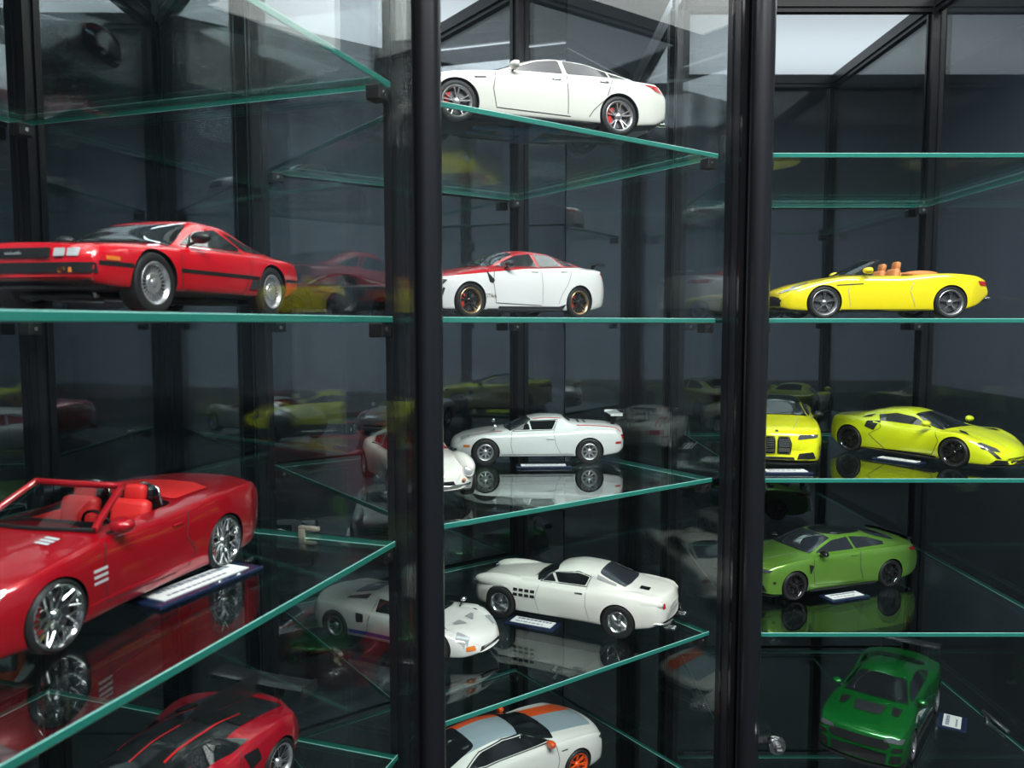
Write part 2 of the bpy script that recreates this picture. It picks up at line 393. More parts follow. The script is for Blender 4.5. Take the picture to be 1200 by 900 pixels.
WHEEL_CACHE = {}
def wheel_meshes(key, r, wid, rim_r, style, rim_mat, face_mat, ring=None):
    if key in WHEEL_CACHE: return WHEEL_CACHE[key]
    h = wid / 2; n = 36
    bm = bmesh.new()
    lathe(bm, [(rim_r - 0.012, -h * 0.9), (rim_r + 0.01, -h), (r - 0.035, -h * 1.02), (r - 0.008, -h * 0.86), (r, -h * 0.6), (r, h * 0.6), (r - 0.008, h * 0.86), (r - 0.035, h * 1.02), (rim_r + 0.01, h), (rim_r - 0.012, h * 0.9)], n)
    bmesh.ops.recalc_face_normals(bm, faces=bm.faces)
    tyre = bpy.data.meshes.new('wheel'); bm.to_mesh(tyre); bm.free(); tyre.materials.append(RUBBER)
    bm = bmesh.new(); hh = h * 0.92
    lathe(bm, [(rim_r - 0.01, hh - 0.012), (rim_r + 0.004, hh), (rim_r - 0.008, hh + 0.008), (rim_r - 0.03, hh - 0.006), (rim_r - 0.045, hh - 0.05), (rim_r - 0.05, -hh)], n, 'Y', 2)
    kind = style[0]; Ri = rim_r - 0.022
    def spoke(a0, a1, w0, w1, y0, y1, th=0.02, mi=1):
        # tapered bar from hub (angle a0) to rim (angle a1)
        p0 = Vector((0.05 * math.cos(a0), y0, 0.05 * math.sin(a0))); p1 = Vector((Ri * math.cos(a1), y1, Ri * math.sin(a1)))
        d = (p1 - p0).normalized(); s = d.cross(Vector((0, 1, 0))).normalized()
        vs = []
        for p, ww in ((p0, w0), (p1, w1)):
            for q, m2 in ((1, 0), (0.55, 1), (-0.55, 1), (-1, 0)): vs.append(bm.verts.new(p + s * (ww / 2 * q) + Vector((0, 0.0 if m2 else -th, 0))))
        for i in range(3):
            f = bm.faces.new((vs[i], vs[i + 1], vs[i + 5], vs[i + 4])); f.material_index = mi if i == 1 else (0 if rim_mat != face_mat else mi)
    yo = hh - 0.012
    if kind == 'spoke':
        k, w0, w1 = style[1:4]
        for i in range(k): a = 2 * math.pi * i / k + math.pi / 2; spoke(a, a, w0, w1, yo - 0.03, yo)
    elif kind == 'twin':
        k, wd, gap = style[1:4]
        for i in range(k):
            a = 2 * math.pi * i / k + math.pi / 2
            for s in (-1, 1): spoke(a, a + s * gap, wd * 1.3, wd, yo - 0.03, yo)
    elif kind == 'wire':
        for i in range(style[1]):
            a = 2 * math.pi * i / style[1]
            for s, y0 in ((0.5, yo + 0.02), (-0.5, yo - 0.06)):
                p0 = Vector((0.05 * math.cos(a + s), y0, 0.05 * math.sin(a + s))); p1 = Vector((Ri * math.cos(a), yo - 0.03, Ri * math.sin(a)))
                tube(bm, [p0, p1], 0.0055, 4)
    elif kind == 'mesh':
        k = style[1]
        for i in range(k):
            a = 2 * math.pi * i / k
            spoke(a, a, 0.05, 0.022, yo - 0.03, yo - 0.008)
            for s in (-1, 1):
                m0 = Vector((Ri * 0.52 * math.cos(a), yo - 0.02, Ri * 0.52 * math.sin(a))); m1 = Vector((Ri * math.cos(a + s * math.pi / k * 0.8), yo, Ri * math.sin(a + s * math.pi / k * 0.8)))
                tube(bm, [m0, m1], 0.011, 5)
    elif kind == 'turbine':
        k = style[1]
        lathe(bm, [(0.02, yo - 0.01), (rim_r * 0.45, yo - 0.005), (rim_r * 0.5, yo - 0.02)], n, 'Y', 1)
        for i in range(k): a = 2 * math.pi * i / k; spoke(a, a, 0.012, 0.020, yo - 0.02, yo - 0.01)
    elif kind == 'disc':
        lathe(bm, [(0.01, yo - 0.02), (rim_r * 0.55, yo - 0.01), (Ri, yo - 0.03)], n, 'Y', 1)
    lathe(bm, [(0.0005, yo + 0.006), (0.035, yo + 0.004), (0.06, yo - 0.012), (0.075, yo - 0.05)], 16, 'Y', 1)
    bmesh.ops.recalc_face_normals(bm, faces=bm.faces)
    rim = bpy.data.meshes.new('rim'); bm.to_mesh(rim); bm.free(); rim.materials.append(rim_mat); rim.materials.append(face_mat); rim.materials.append(ring or face_mat)
    bm = bmesh.new(); dr = rim_r * 0.74
    lathe(bm, [(0.03, 0.0), (dr, 0.0), (dr, -0.03), (0.03, -0.03)], 28, 'Y')
    disc = bpy.data.meshes.new('brake_disc'); bm.to_mesh(disc); bm.free(); disc.materials.append(DISC)
    for m in (tyre, rim, disc):
        for p in m.polygons: p.use_smooth = True
        m.set_sharp_from_angle(angle=math.radians(40))
    WHEEL_CACHE[key] = (tyre, rim, disc)
    return WHEEL_CACHE[key]
def add_wheels(S, root):
    W = S['wheel']; r = S['wr']; caliper = W.get('caliper')
    cm = None
    for xw in (S['wb'] / 2, -S['wb'] / 2):
        wid = W.get('wid', 0.24); tyre, rim, disc = wheel_meshes((S['name'], S['label'], wid), r, wid, W['rim'], W['style'], W['mat'], W.get('face', W['mat']), W.get('ring'))
        for s in (1, -1):
            w = link('wheel', tyre, root); yy = s * (S['W'] / 2 - wid / 2 - W.get('in', 0.02))
            w.location = (xw, yy, r)
            if s < 0: w.rotation_euler = (0, 0, math.pi)
            if S.get('steer') and xw > 0: w.rotation_euler[2] += S['steer']
            link('rim', rim, w); d = link('brake_disc', disc, w); d.location = (0, wid * 0.12, 0)
            if caliper:
                if cm is None:
                    bm = bmesh.new(); rr = W['rim'] * 0.68
                    for k in range(5):
                        a = math.radians(-38 + 19 * k); box(bm, rr * math.cos(a), 0.0, rr * math.sin(a), 0.07, 0.06, 0.06)
                    cm = bpy.data.meshes.new('brake_caliper'); bm.to_mesh(cm); bm.free(); cm.materials.append(caliper)
                c = link('brake_caliper', cm, w); c.location = (0, wid * 0.14, 0)
def mirror_part(root, x, y, z, mat, size=(0.13, 0.10, 0.075), stalk=True):
    for s in (1, -1):
        bm = bmesh.new(); r = bmesh.ops.create_uvsphere(bm, u_segments=14, v_segments=8, radius=1.0)
        for v in r['verts']:
            c = v.co; c.x = max(c.x, -0.55); v.co = Vector((c.x * size[0], c.y * size[1], c.z * size[2] * (1 - 0.15 * c.x)))
        bmesh.ops.translate(bm, verts=bm.verts, vec=(x, s * (y - 0.05), z))
        o = obj('door_mirror', bm, mat, root, 50)
        if stalk:
            bm = bmesh.new(); tube(bm, [(x + 0.02, s * (y - 0.22), z - 0.09), (x, s * (y - 0.10), z - 0.04)], 0.018, 6); obj('mirror_stalk', bm, BLACK, o)
def wing(root, x, z, span, chord, mat, strut=0.3, zb=0.8, plates=0.14, tilt=6, label=None):
    bm = bmesh.new(); n = 10; sec = []
    for k in range(n + 1):
        t = k / n; sec.append((0.5 - t, 0.05 * math.sin(math.pi * t) ** 0.8 * (1 - t * 0.4)))
    lo = [(0.5 - (n - k) / n, -0.02 * math.sin(math.pi * (n - k) / n)) for k in range(1, n)]
    loop = sec + lo; R = []; ca, sa = math.cos(math.radians(tilt)), math.sin(math.radians(tilt))
    for q in range(9):
        y = -span / 2 + span * q / 8; b = -0.03 * (abs(y) / (span / 2)) ** 2 * S_BEND
        R.append([bm.verts.new((x + (px * ca) * chord + b, y, z + (pz - px * sa) * chord)) for px, pz in loop])
    for A, B in zip(R, R[1:]):
        m = len(A)
        for i in range(m): bm.faces.new((A[i], A[(i + 1) % m], B[(i + 1) % m], B[i]))
    bm.faces.new(R[0]); bm.faces.new(R[-1][::-1])
    bmesh.ops.recalc_face_normals(bm, faces=bm.faces)
    w = obj('rear_wing', bm, mat, root, 40)
    if plates:
        for s in (1, -1):
            b = bmesh.new(); box(b, x, s * span / 2, z - plates * 0.15, chord * 1.05, 0.015, plates); obj('wing_end_plate', b, mat, w)
    for s in (1, -1):
        b = bmesh.new(); box(b, 0, 0, 0, 0.10, 0.018, 1.0)
        for v in b.verts:
            t = v.co.z + 0.5; v.co = Vector((x + 0.08 * (1 - t) + v.co.x, s * strut + v.co.y, zb + (z - zb) * t))
        obj('wing_strut', b, BLACK, w)
    return w
S_BEND = 1.0
def seat(root, x, y, z, mat, h=0.62, name='seat', back=0.0):
    bm = bmesh.new()
    rbox(bm, x + 0.2, y, z + 0.12, 0.5, 0.48, 0.18, 0.06)
    M = Matrix.Translation((x - 0.02 - back, y, z + 0.12 + h / 2)) @ Matrix.Rotation(math.radians(-14), 4, 'Y')
    rbox(bm, 0, 0, 0, 0.16, 0.48, h, 0.07, M=M)
    o = obj(name, bm, mat, root, 60)
    b = bmesh.new(); M = Matrix.Translation((x - 0.13 - back, y, z + h + 0.17)) @ Matrix.Rotation(math.radians(-10), 4, 'Y'); rbox(b, 0, 0, 0, 0.12, 0.27, 0.2, 0.05, M=M)
    obj('headrest', b, mat, o, 60); return o
def steering(root, x, y, z):
    bm = bmesh.new(); pts = [(x + 0.06 * math.sin(a), y + 0.18 * math.cos(a), z + 0.17 * math.sin(a)) for a in [2 * math.pi * k / 16 for k in range(16)]]
    tube(bm, pts, 0.016, 6, closed=True); box(bm, x, y, z, 0.03, 0.3, 0.04)
    obj('steering_wheel', bm, BLACK, root, 60)
def plate(bvh, parent, axis, y0, y1, z0, z1, mat, name='number_plate'):
    return patch(bvh, parent, name, [(y0, z0), (y1, z0), (y1, z1), (y0, z1)], axis, mat, off=0.02)
def sym(poly): return poly + [(-a, b) for a, b in poly[::-1]] if poly[0][0] != 0 else poly

def make_car(S, loc, heading, k=1.04):
    """heading = direction the nose points, degrees in plan; loc = point on the shelf below the middle of the wheelbase"""
    root = thing(S['name'], S['label'], 'model car', loc, math.radians(heading), 'die cast model cars on the glass shelves', k / 18)
    bm = loft_body(S); body = obj('body', bm, [S['paint'], UNDER])
    cut_arches(body, S); body.parent = root
    bv = bmesh.new(); bv.from_mesh(body.data); bvh = BVHTree.FromBMesh(bv); bv.free()
    add_wheels(S, root)
    G = S.get('glass', DARKGLASS)
    if 'shield' in S:
        xc, yb, xr, yt = S['shield']; b = 0.10
        patch(bvh, root, 'windscreen', [(xc - 0.12, -yb), (xc - 0.03, -yb * 0.6), (xc, 0), (xc - 0.03, yb * 0.6), (xc - 0.12, yb), (xr - 0.03, yt), (xr + 0.03, yt * 0.5), (xr + 0.04, 0), (xr + 0.03, -yt * 0.5), (xr - 0.03, -yt)], 'z', S.get('shield_glass', G), rnd=0.12)
        # wipers
        for yy in (0.35, -0.15):
            ribbon(bvh, root, 'wiper', [(xc - 0.02, yy + 0.1), (xc - 0.14, yy - 0.42)], 'z', 0.018, BLACK, off=0.015)
    if 'rearglass' in S:
        xa, ya, xb, yb = S['rearglass']
        patch(bvh, root, 'rear_window', [(xa, -ya), (xa, ya), (xb + 0.05, yb), (xb, yb * 0.5), (xb, -yb * 0.5), (xb + 0.05, -yb)], 'z', S.get('rear_glass_mat', G), rnd=0.15)
    for poly in S.get('side', []): both(bvh, root, 'side_window', poly, G, rnd=0.12, step=0.08)
    for name, poly, mat in S.get('sidep', []): both(bvh, root, name, poly, mat, rnd=0.15)
    for name, poly, axis, mat in S.get('parts', []): patch(bvh, root, name, poly, axis, mat, rnd=0.12, off=0.011, step=0.035)
    for name, poly, axis, mat in S.get('pairs', []):
        if axis in ('x+', 'x-'):
            for s in (1, -1): patch(bvh, root, name, [(a * s, b) for a, b in poly][::s], axis, mat, rnd=0.18, off=0.011, step=0.035)
        else:
            for s in (1, -1): patch(bvh, root, name, [(a, b * s) for a, b in poly][::s], axis, mat, rnd=0.18, off=0.011, step=0.035)
    for name, line, wd, mat in S.get('lines', []): both_r(bvh, root, name, line, wd, mat)
    for name, line, axis, wd, mat in S.get('strips', []): ribbon(bvh, root, name, line, axis, wd, mat)
    if 'mirror' in S:
        mx, my, mz, mm = S['mirror']; mirror_part(root, mx, my, mz, mm, S.get('mirror_size', (0.10, 0.12, 0.075)))
    for x, z in S.get('handles', []):
        for s, ax in ((1, 'y+'), (-1, 'y-')):
            loc_, nor = drop_point(bvh, ax, x, z)
            if loc_: b = bmesh.new(); rbox(b, loc_.x, loc_.y + 0.008 * s, z, 0.17, 0.028, 0.03, 0.008); obj('door_handle', b, S.get('handle_mat', S['paint']), root, 40)
    for f in S.get('extra', []): f(root, bvh)
    return root

def exhausts(ys, x, z, r=0.045, mat=CHROME):
    def f(root, bvh):
        for y in ys:
            b = bmesh.new(); lathe(b, [(r * 0.85, 0.0), (r, 0.0), (r, 0.22), (r * 0.85, 0.22), (r * 0.8, 0.05)], 14, 'Y', 0, Matrix.Translation((x, y, z)) @ Matrix.Rotation(math.radians(-90), 4, 'Z'))
            obj('exhaust_pipe', b, mat, root, 40)
    return f
def splitter(x, w, z, depth=0.12, mat=BLACK, name='front_splitter', rear=0.5):
    def f(root, bvh):
        b = bmesh.new(); s = 1 if x > 0 else -1
        pts = [(x - s * rear, -w)] + [(x - s * 0.16 * (abs(t) ** 2.2) * 1.6 + s * depth * (1 - abs(t) ** 3), t * w) for t in [i / 6 for i in range(-6, 7)]] + [(x - s * rear, w)]
        prism(b, pts if s < 0 else pts[::-1], z - 0.012, z + 0.014); bmesh.ops.recalc_face_normals(b, faces=b.faces); obj(name, b, mat, root)
    return f
def skirt(x0, x1, y, z, mat=BLACK, h=0.05):
    def f(root, bvh):
        for s in (1, -1):
            b = bmesh.new(); rbox(b, (x0 + x1) / 2, s * y, z, x1 - x0, 0.06, h, 0.015); obj('side_skirt', b, mat, root)
    return f
def round_lamps(x, y, z, r, ring=CHROME, lens=LAMP, tilt=12, name='headlamp'):
    def f(root, bvh):
        for s in (1, -1):
            M = Matrix.Translation((x, s * y, z)) @ Matrix.Rotation(math.radians(-90), 4, 'Z') @ Matrix.Rotation(math.radians(tilt), 4, 'X')
            b = bmesh.new(); lathe(b, [(r * 0.92, 0.02), (r, 0.03), (r * 1.08, 0.0), (r * 1.08, -0.12)], 24, 'Y', 0, M); o = obj(name, b, ring, root, 50)
            b = bmesh.new(); lathe(b, [(0.001, 0.055), (r * 0.5, 0.045), (r * 0.93, 0.018)], 24, 'Y', 0, M); obj('lens', b, lens, o, 60)
    return f
# ======== STRUCTURE
R_ = math.radians
def slab(name, x0, y0, z0, x1, y1, z1, mat, kind='structure'):
    b = bmesh.new(); box(b, (x0 + x1) / 2, (y0 + y1) / 2, (z0 + z1) / 2, x1 - x0, y1 - y0, z1 - z0)
    return tag(obj(name, b, mat), kind=kind)
WALLM, _t, _p = newmat('wall_toned_for_reflection')  # invented split: lower wall darkened so the rear glass reflects darker low down
_tc = _t.nodes.new('ShaderNodeTexCoord'); _sx = _t.nodes.new('ShaderNodeSeparateXYZ'); _gt = _t.nodes.new('ShaderNodeMath'); _gt.operation = 'GREATER_THAN'; _gt.inputs[1].default_value = 1.0
_mx = _t.nodes.new('ShaderNodeMix'); _mx.data_type = 'RGBA'; _mx.inputs[6].default_value = (0.055, 0.065, 0.068, 1); _mx.inputs[7].default_value = (0.21, 0.235, 0.27, 1)
_t.links.new(_tc.outputs['Object'], _sx.inputs[0]); _t.links.new(_sx.outputs[2], _gt.inputs[0]); _t.links.new(_gt.outputs[0], _mx.inputs[0]); _t.links.new(_mx.outputs[2], _p.inputs['Base Color']); _p.inputs['Roughness'].default_value = 0.8
FLOORM = pmat('dark_floor', (0.022, 0.026, 0.026), 0.45, noise=0.1, nscale=12)
CEILM = pmat('white_ceiling', (0.75, 0.75, 0.74), 0.9)
LEDM = pmat('cabinet_light_panel', (1.0, 0.99, 0.98), 0.5, emis=LED_STRENGTH)
_t = LEDM.node_tree; _tc = _t.nodes.new('ShaderNodeTexCoord'); _sx = _t.nodes.new('ShaderNodeSeparateXYZ'); _t.links.new(_tc.outputs['Object'], _sx.inputs[0])
def _m(op, a, b):
    q = _t.nodes.new('ShaderNodeMath'); q.operation = op
    for i, v in enumerate((a, b)):
        if isinstance(v, (int, float)): q.inputs[i].default_value = v
        else: _t.links.new(v, q.inputs[i])
    return q.outputs[0]
_d = _m('SUBTRACT', _sx.outputs[1], 0.15); _g = _m('POWER', 2.718, _m('MULTIPLY', _m('MULTIPLY', _d, _d), -22.0))     # LED strip glowing through the diffuser
_t.links.new(_m('MULTIPLY', _m('ADD', _m('MULTIPLY', _g, 0.7), 0.6), LED_STRENGTH), _t.nodes['Principled BSDF'].inputs['Emission Strength'])
LAMPM = pmat('room_lamp_diffuser', (1.0, 0.98, 0.95), 0.5, emis=PANEL_STRENGTH)
slab('floor', -2.0, -2.2, -0.05, 2.4, 2.6, 0.0, FLOORM)
slab('ceiling', -2.0, -2.2, ROOM_H, 2.4, 2.6, ROOM_H + 0.05, CEILM)
slab('wall_front', -2.0, -2.25, 0, 2.4, -2.2, ROOM_H, WALLM)
slab('wall_left', -2.05, -2.2, 0, -2.0, 2.6, ROOM_H, WALLM)
slab('wall_right', 2.4, -2.2, 0, 2.45, 2.6, ROOM_H, WALLM)
slab('wall_outer_rear', -2.0, 2.6, 0, 2.4, 2.65, ROOM_H, WALLM)
def wall_seg(name, a, c, mat, z1=ROOM_H, t=0.03):
    a, c = Vector(a), Vector(c); d = (c - a).normalized(); n = Vector((-d.y, d.x)) * t
    b = bmesh.new(); prism(b, [tuple(a), tuple(c), tuple(c + n), tuple(a + n)], 0.0, z1); bmesh.ops.recalc_face_normals(b, faces=b.faces)
    return tag(obj(name, b, mat), kind='structure')
wall_seg('wall_back_left', (-1.99, -0.146), (0.090, 1.365), REAR)
wall_seg('wall_back_right', (0.092, 1.366), (2.39, 1.366), REAR)
for (x, y) in ((-0.15, -0.45), (0.9, -0.2)):
    lt = thing('ceiling_lamp', 'flat white ceiling lamp panel over the %s of the room' % ('middle' if x < 0 else 'right side'), 'lamp', (x, y, ROOM_H))
    b = bmesh.new(); box(b, 0, 0, -0.02, 1.26, 0.36, 0.04); obj('lamp_housing', b, pmat('lamp_housing_white', (0.7, 0.7, 0.7), 0.4), lt)
    b = bmesh.new(); box(b, 0, 0, -0.043, 1.2, 0.3, 0.004); obj('lamp_diffuser', b, LAMPM, lt)

CW, CD = 0.392, 0.396                                     # shelf size: width along the front, depth
TOPZ = EYE + 0.528
def grooved_post(x, y, a=0.016, g=0.002):
    """plan outline of a square extrusion with a groove on each face"""
    h = a / 2; q = a * 0.13; out = []
    for k in range(4):
        c, s = [(1, 0), (0, 1), (-1, 0), (0, -1)][k]
        for u, v in ((h, -h), (h, -q), (h - g, -q), (h - g, q), (h, q)): out.append((x + u * c - v * s, y + u * s + v * c))
    return out
def cabinet(name, label, fl, ang, fr=(0, 0), lock=False):
    c = thing(name, label, 'display cabinet', (fl[0], fl[1], 0), R_(ang), 'black framed glass display cabinets')
    def part(nm, b, m, sm=None, parent=c): bmesh.ops.recalc_face_normals(b, faces=b.faces); return obj(nm, b, m, parent, sm)
    xl, xr, yf, yr = -0.009, CW + 0.013, -0.004, CD + 0.008
    for (x, y, a) in ((xl, yf, 0.014), (CW + fr[0], fr[1], 0.018), (xl, yr, 0.020), (xr, yr, 0.020)):
        b = bmesh.new(); prism(b, grooved_post(x, y, a), 0.0, TOPZ); part('corner_post', b, ALU)
    # round hinge stile at the front left and its gasket
    b = bmesh.new(); lathe(b, [(0.0001, 0.02), (0.0122, 0.02), (0.0122, TOPZ), (0.0001, TOPZ)], 28, 'Z'); bmesh.ops.translate(b, verts=b.verts, vec=(-0.005, -0.017, 0)); part('round_hinge_stile', b, ALU, 40)
    b = bmesh.new(); box(b, -0.0175, -0.012, TOPZ / 2, 0.004, 0.010, TOPZ - 0.02); part('rubber_gasket', b, ALU_G)
    b = bmesh.new(); box(b, CW + fr[0] - 0.004, fr[1] - 0.011, TOPZ / 2, 0.008, 0.004, TOPZ - 0.02); part('magnet_strip', b, ALU_G)
    # beams
    for z in (TOPZ - 0.008, 0.09):
        for nm, x0, y0, x1, y1 in (('cross_beam', xl, yf, xr, yf), ('cross_beam', xl, yr, xr, yr), ('side_beam', xl, yf, xl, yr), ('side_beam', xr, yf, xr, yr)):
            b = bmesh.new(); box(b, (x0 + x1) / 2, (y0 + y1) / 2, z, abs(x1 - x0) + 0.012 if y0 == y1 else 0.018, abs(y1 - y0) + 0.012 if x0 == x1 else 0.018, 0.018)
            box(b, (x0 + x1) / 2, (y0 + y1) / 2, z - 0.012, abs(x1 - x0) if y0 == y1 else 0.010, abs(y1 - y0) if x0 == x1 else 0.010, 0.008); part(nm, b, ALU)
    b = bmesh.new(); box(b, CW / 2, CD / 2, TOPZ + 0.004, CW + 0.02, CD + 0.015, 0.006); part('light_panel', b, LEDM)
    b = bmesh.new(); box(b, CW / 2, CD / 2, TOPZ + 0.017, CW + 0.03, CD + 0.03, 0.018); part('top_cover', b, ALU)
    b = bmesh.new(); box(b, CW / 2, CD / 2, 0.055, CW + 0.02, CD + 0.015, 0.11); part('plinth', b, ALU)
    z0, z1 = 0.10, TOPZ - 0.012
    for x in (xl - 0.003, xr + 0.003): b = bmesh.new(); box(b, x, CD / 2, (z0 + z1) / 2, 0.004, CD, z1 - z0); part('side_pane', b, PANE)
    b = bmesh.new(); box(b, CW / 2, yr + 0.004, (z0 + z1) / 2, CW, 0.005, z1 - z0); part('rear_pane', b, REAR)
    b = bmesh.new(); box(b, CW / 2 + 0.003, -0.017, (z0 + z1) / 2, CW - 0.006, 0.004, z1 - z0); d = part('door_pane', b, DOORG)
    b = bmesh.new(); box(b, CW / 2, -0.017, z1 - 0.004, CW - 0.02, 0.009, 0.008); part('door_rail', b, ALU, parent=d)
    if lock:
        lx, lz = lock
        b = bmesh.new(); lathe(b, [(0.0001, -0.036), (0.0095, -0.036), (0.0112, -0.033), (0.0112, -0.027), (0.008, -0.026), (0.008, -0.016)], 24, 'Y', 0, Matrix.Translation((lx, 0, lz))); part('cam_lock', b, CHROME, 40)
        b = bmesh.new(); lathe(b, [(0.0001, -0.044), (0.0045, -0.044), (0.0055, -0.041), (0.0055, -0.036)], 20, 'Y', 0, Matrix.Translation((lx, 0, lz))); box(b, lx, -0.045, lz, 0.006, 0.002, 0.0015); part('lock_core', b, STEEL, 40)
        b = bmesh.new(); box(b, lx - 0.011, -0.021, lz + 0.002, 0.016, 0.003, 0.007); part('lock_tongue', b, STEEL)
    return c, part
def brackets(c, part, zs):
    for z in zs:
        for x, y in ((0.008, 0.008), (CW - 0.008, 0.008), (0.008, CD - 0.008), (CW - 0.008, CD - 0.008)):
            b = bmesh.new(); rbox(b, x, y, z - 0.005 - 0.0062, 0.015, 0.013, 0.012, 0.0012); br = part('shelf_bracket', b, BLACK)
            b = bmesh.new(); s = 1 if y > CD / 2 else -1; lathe(b, [(0.0001, 0.0072 * -1), (0.0022, -0.0072), (0.0022, -0.006)], 10, 'Y', 0, Matrix.Translation((x, y, z - 0.011))); part('bracket_screw', b, STEEL, parent=br)
def shelf(fl, ang, z, label):
    o_ = bpy.data.meshes.new('glass_shelf'); b = bmesh.new(); box(b, CW / 2, CD / 2, -0.0026, CW, CD, 0.0052)
    bmesh.ops.bevel(b, geom=b.edges[:], offset=0.0005, segments=1, affect='EDGES'); b.normal_update()
    for f in b.faces: f.material_index = 0 if abs(f.normal.z) > 0.95 else (1 if abs(f.normal.z) < 0.05 else 2)
    b.to_mesh(o_); b.free(); o = link('glass_shelf', o_, None, (SHELF, GREEN_EDGE, EDGE_GLINT))
    o.location = (fl[0], fl[1], EYE + z); o.rotation_euler = (0, 0, R_(ang))
    return tag(o, label, 'shelf', 'green-edged glass shelves')
Z1, Z2, Z3, Z4, Z5, Z6 = 0.1955, 0.0058, -0.1835, -0.3715, -0.5600, -0.7480
FLL, FLM, FLR = (-0.223, 0.288), (-0.078, 0.705), (0.287, 0.930)
AL, AM, AR = 71.5, 36.0, 0.0
cL, pL = cabinet('display_cabinet', 'black framed glass cabinet holding the red cars', FLL, AL, (0.0150, 0.001))
cM, pM = cabinet('display_cabinet', 'black framed glass cabinet holding the white cars', FLM, AM, (0.010, -0.018))
cR, pR = cabinet('display_cabinet', 'black framed glass cabinet holding the yellow and green cars', FLR, AR, (0.012, -0.012), lock=(0.024, EYE - 0.495))
for c, p, fl, a, zs in ((cL, pL, FLL, AL, [0.385, Z1, Z2, Z3, Z4, Z5, Z6]), (cM, pM, FLM, AM, [Z1, Z2, Z3, Z4, Z5, Z6]), (cR, pR, FLR, AR, [Z1, Z2, Z3, Z4, Z5, Z6])):
    brackets(c, p, [EYE + z for z in zs])
def clip(part, x, y, z, rz, mat, L=0.02):
    b = bmesh.new(); M = Matrix.Translation((x, y, z)) @ Matrix.Rotation(R_(rz), 4, 'Z')
    rbox(b, 0, 0, 0.0035, L, 0.006, 0.004, 0.0012, M=M); rbox(b, L * 0.3, 0, -0.003, 0.007, 0.007, 0.013, 0.0012, M=M); rbox(b, 0, 0, -0.009, L * 0.7, 0.005, 0.003, 0.001, M=M); part('shelf_clip', b, mat, 40)
clip(pL, CW + 0.001, 0.085, EYE + Z3, 90, BRASS); clip(pM, -0.001, 0.20, EYE + Z4, 90, BRASS); clip(pR, CW - 0.001, 0.145, EYE + Z5, 90, STEEL, 0.06)
NM = {0.385: 'red-car cabinet: high glass shelf under the black coupe', Z1: 'empty upper glass shelf in the red-car cabinet', Z2: 'glass shelf under the bright red angular coupe', Z3: 'glass shelf under the candy red roadster', Z4: 'glass shelf under the dark red track car', Z5: 'empty fifth glass shelf in the red-car cabinet', Z6: 'lowest glass shelf in the red-car cabinet'}
for z, l in NM.items(): shelf(FLL, AL, z, l)
NM = {Z1: 'glass shelf under the white four-door coupe', Z2: 'glass shelf under the white saloon with red roof', Z3: 'glass shelf under the white coupe with a raised rear wing', Z4: 'glass shelf under the white car with wire wheels', Z5: 'glass shelf under the grey and orange striped fastback', Z6: 'lowest glass shelf in the white-car cabinet'}
for z, l in NM.items(): shelf(FLM, AM, z, l)
NM = {Z1: 'empty upper glass shelf above the yellow open-top car', Z2: 'glass shelf under the yellow open-top car', Z3: 'glass shelf under the lime yellow supercar', Z4: 'glass shelf under the apple green coupe', Z5: 'glass shelf under the dark green muscle car', Z6: 'lowest glass shelf in the yellow and green car cabinet'}
for z, l in NM.items(): shelf(FLR, AR, z, l)
# ------------------------------------------------------------------ the cars
SMOKE = pmat('smoked_window_glass', (0.035, 0.037, 0.042), 0.12, 0.0, 0.15, 0.35)
P_WHITE = paint('pearl_white_paint', (0.70, 0.69, 0.63))
P_WHITE2 = paint('cool_white_paint', (0.76, 0.77, 0.76))
P_CREAM = paint('cream_white_paint', (0.78, 0.765, 0.70))
P_GTAM = paint('white_and_red_paint', (0.78, 0.78, 0.77), second=(0.50, 0.008, 0.016), zones=[[(0.11, 0, 1, 0.995), (1, 0, 0, 0)], [(0.06, 0, 1, 0.995), (-1, 0, 0, 0)]])
P_GT40 = paint('white_paint_blue_sill_stripe', (0.78, 0.77, 0.73), second=(0.03, 0.05, 0.42), zones=[[(0, 1, 0, 0.70), (0, 0, 1, 0.235), (0, 0, -1, -0.315), (-1, 0, 0, -0.86), (1, 0, 0, -0.86)]])
P_RED = paint('bright_red_paint', (0.60, 0.006, 0.016), 0.0, 0.25)
P_REDM = paint('candy_red_paint', (0.40, 0.002, 0.011), 0.25, 0.3)
P_HYPER = paint('red_paint_carbon_roof', (0.46, 0.006, 0.02), 0.25, 0.25, second=(0.02, 0.022, 0.024), zones=[[(0, -1, 0, -0.60), (0, 0, 1, 0.80), (-1, 0, 0, -1.15), (1, 0, 0, -1.95)], [(0, 0, -1, -0.26)]])
P_YELLOW = paint('sun_yellow_paint', (0.86, 0.70, 0.008))
P_YELLOW2 = paint('lemon_paint_black_roof', (0.74, 0.76, 0.006), second=(0.01, 0.01, 0.011), zones=[[(0, 0, 1, 1.26)]])
P_LIME = paint('lime_yellow_paint', (0.66, 0.74, 0.012))
P_GREEN = paint('apple_green_paint', (0.19, 0.40, 0.055), 0.5, 0.3, second=(0.012, 0.013, 0.014), zones=[[(0, 0, 1, 1.33), (0, -1, 0, -0.48)]])
P_DGREEN = paint('deep_green_paint', (0.003, 0.13, 0.018), 0.5, 0.25)
P_ORANGE = paint('white_paint_grey_orange_stripes', (0.78, 0.77, 0.72), second=(0.30, 0.37, 0.41), zones=[[(0, -1, 0, -0.52), (0, 0, 1, 0.86)]],
                 third=(0.80, 0.10, 0.012), zones3=[[(0, 1, 0, 0.26, 1), (0, -1, 0, -0.68, 1), (0, 0, 1, 0.86)]])
PSILV = pmat('satin_silver_trim', (0.7, 0.7, 0.72), 0.35, 0.25)
P_BLACK = paint('black_paint', (0.012, 0.016, 0.014))

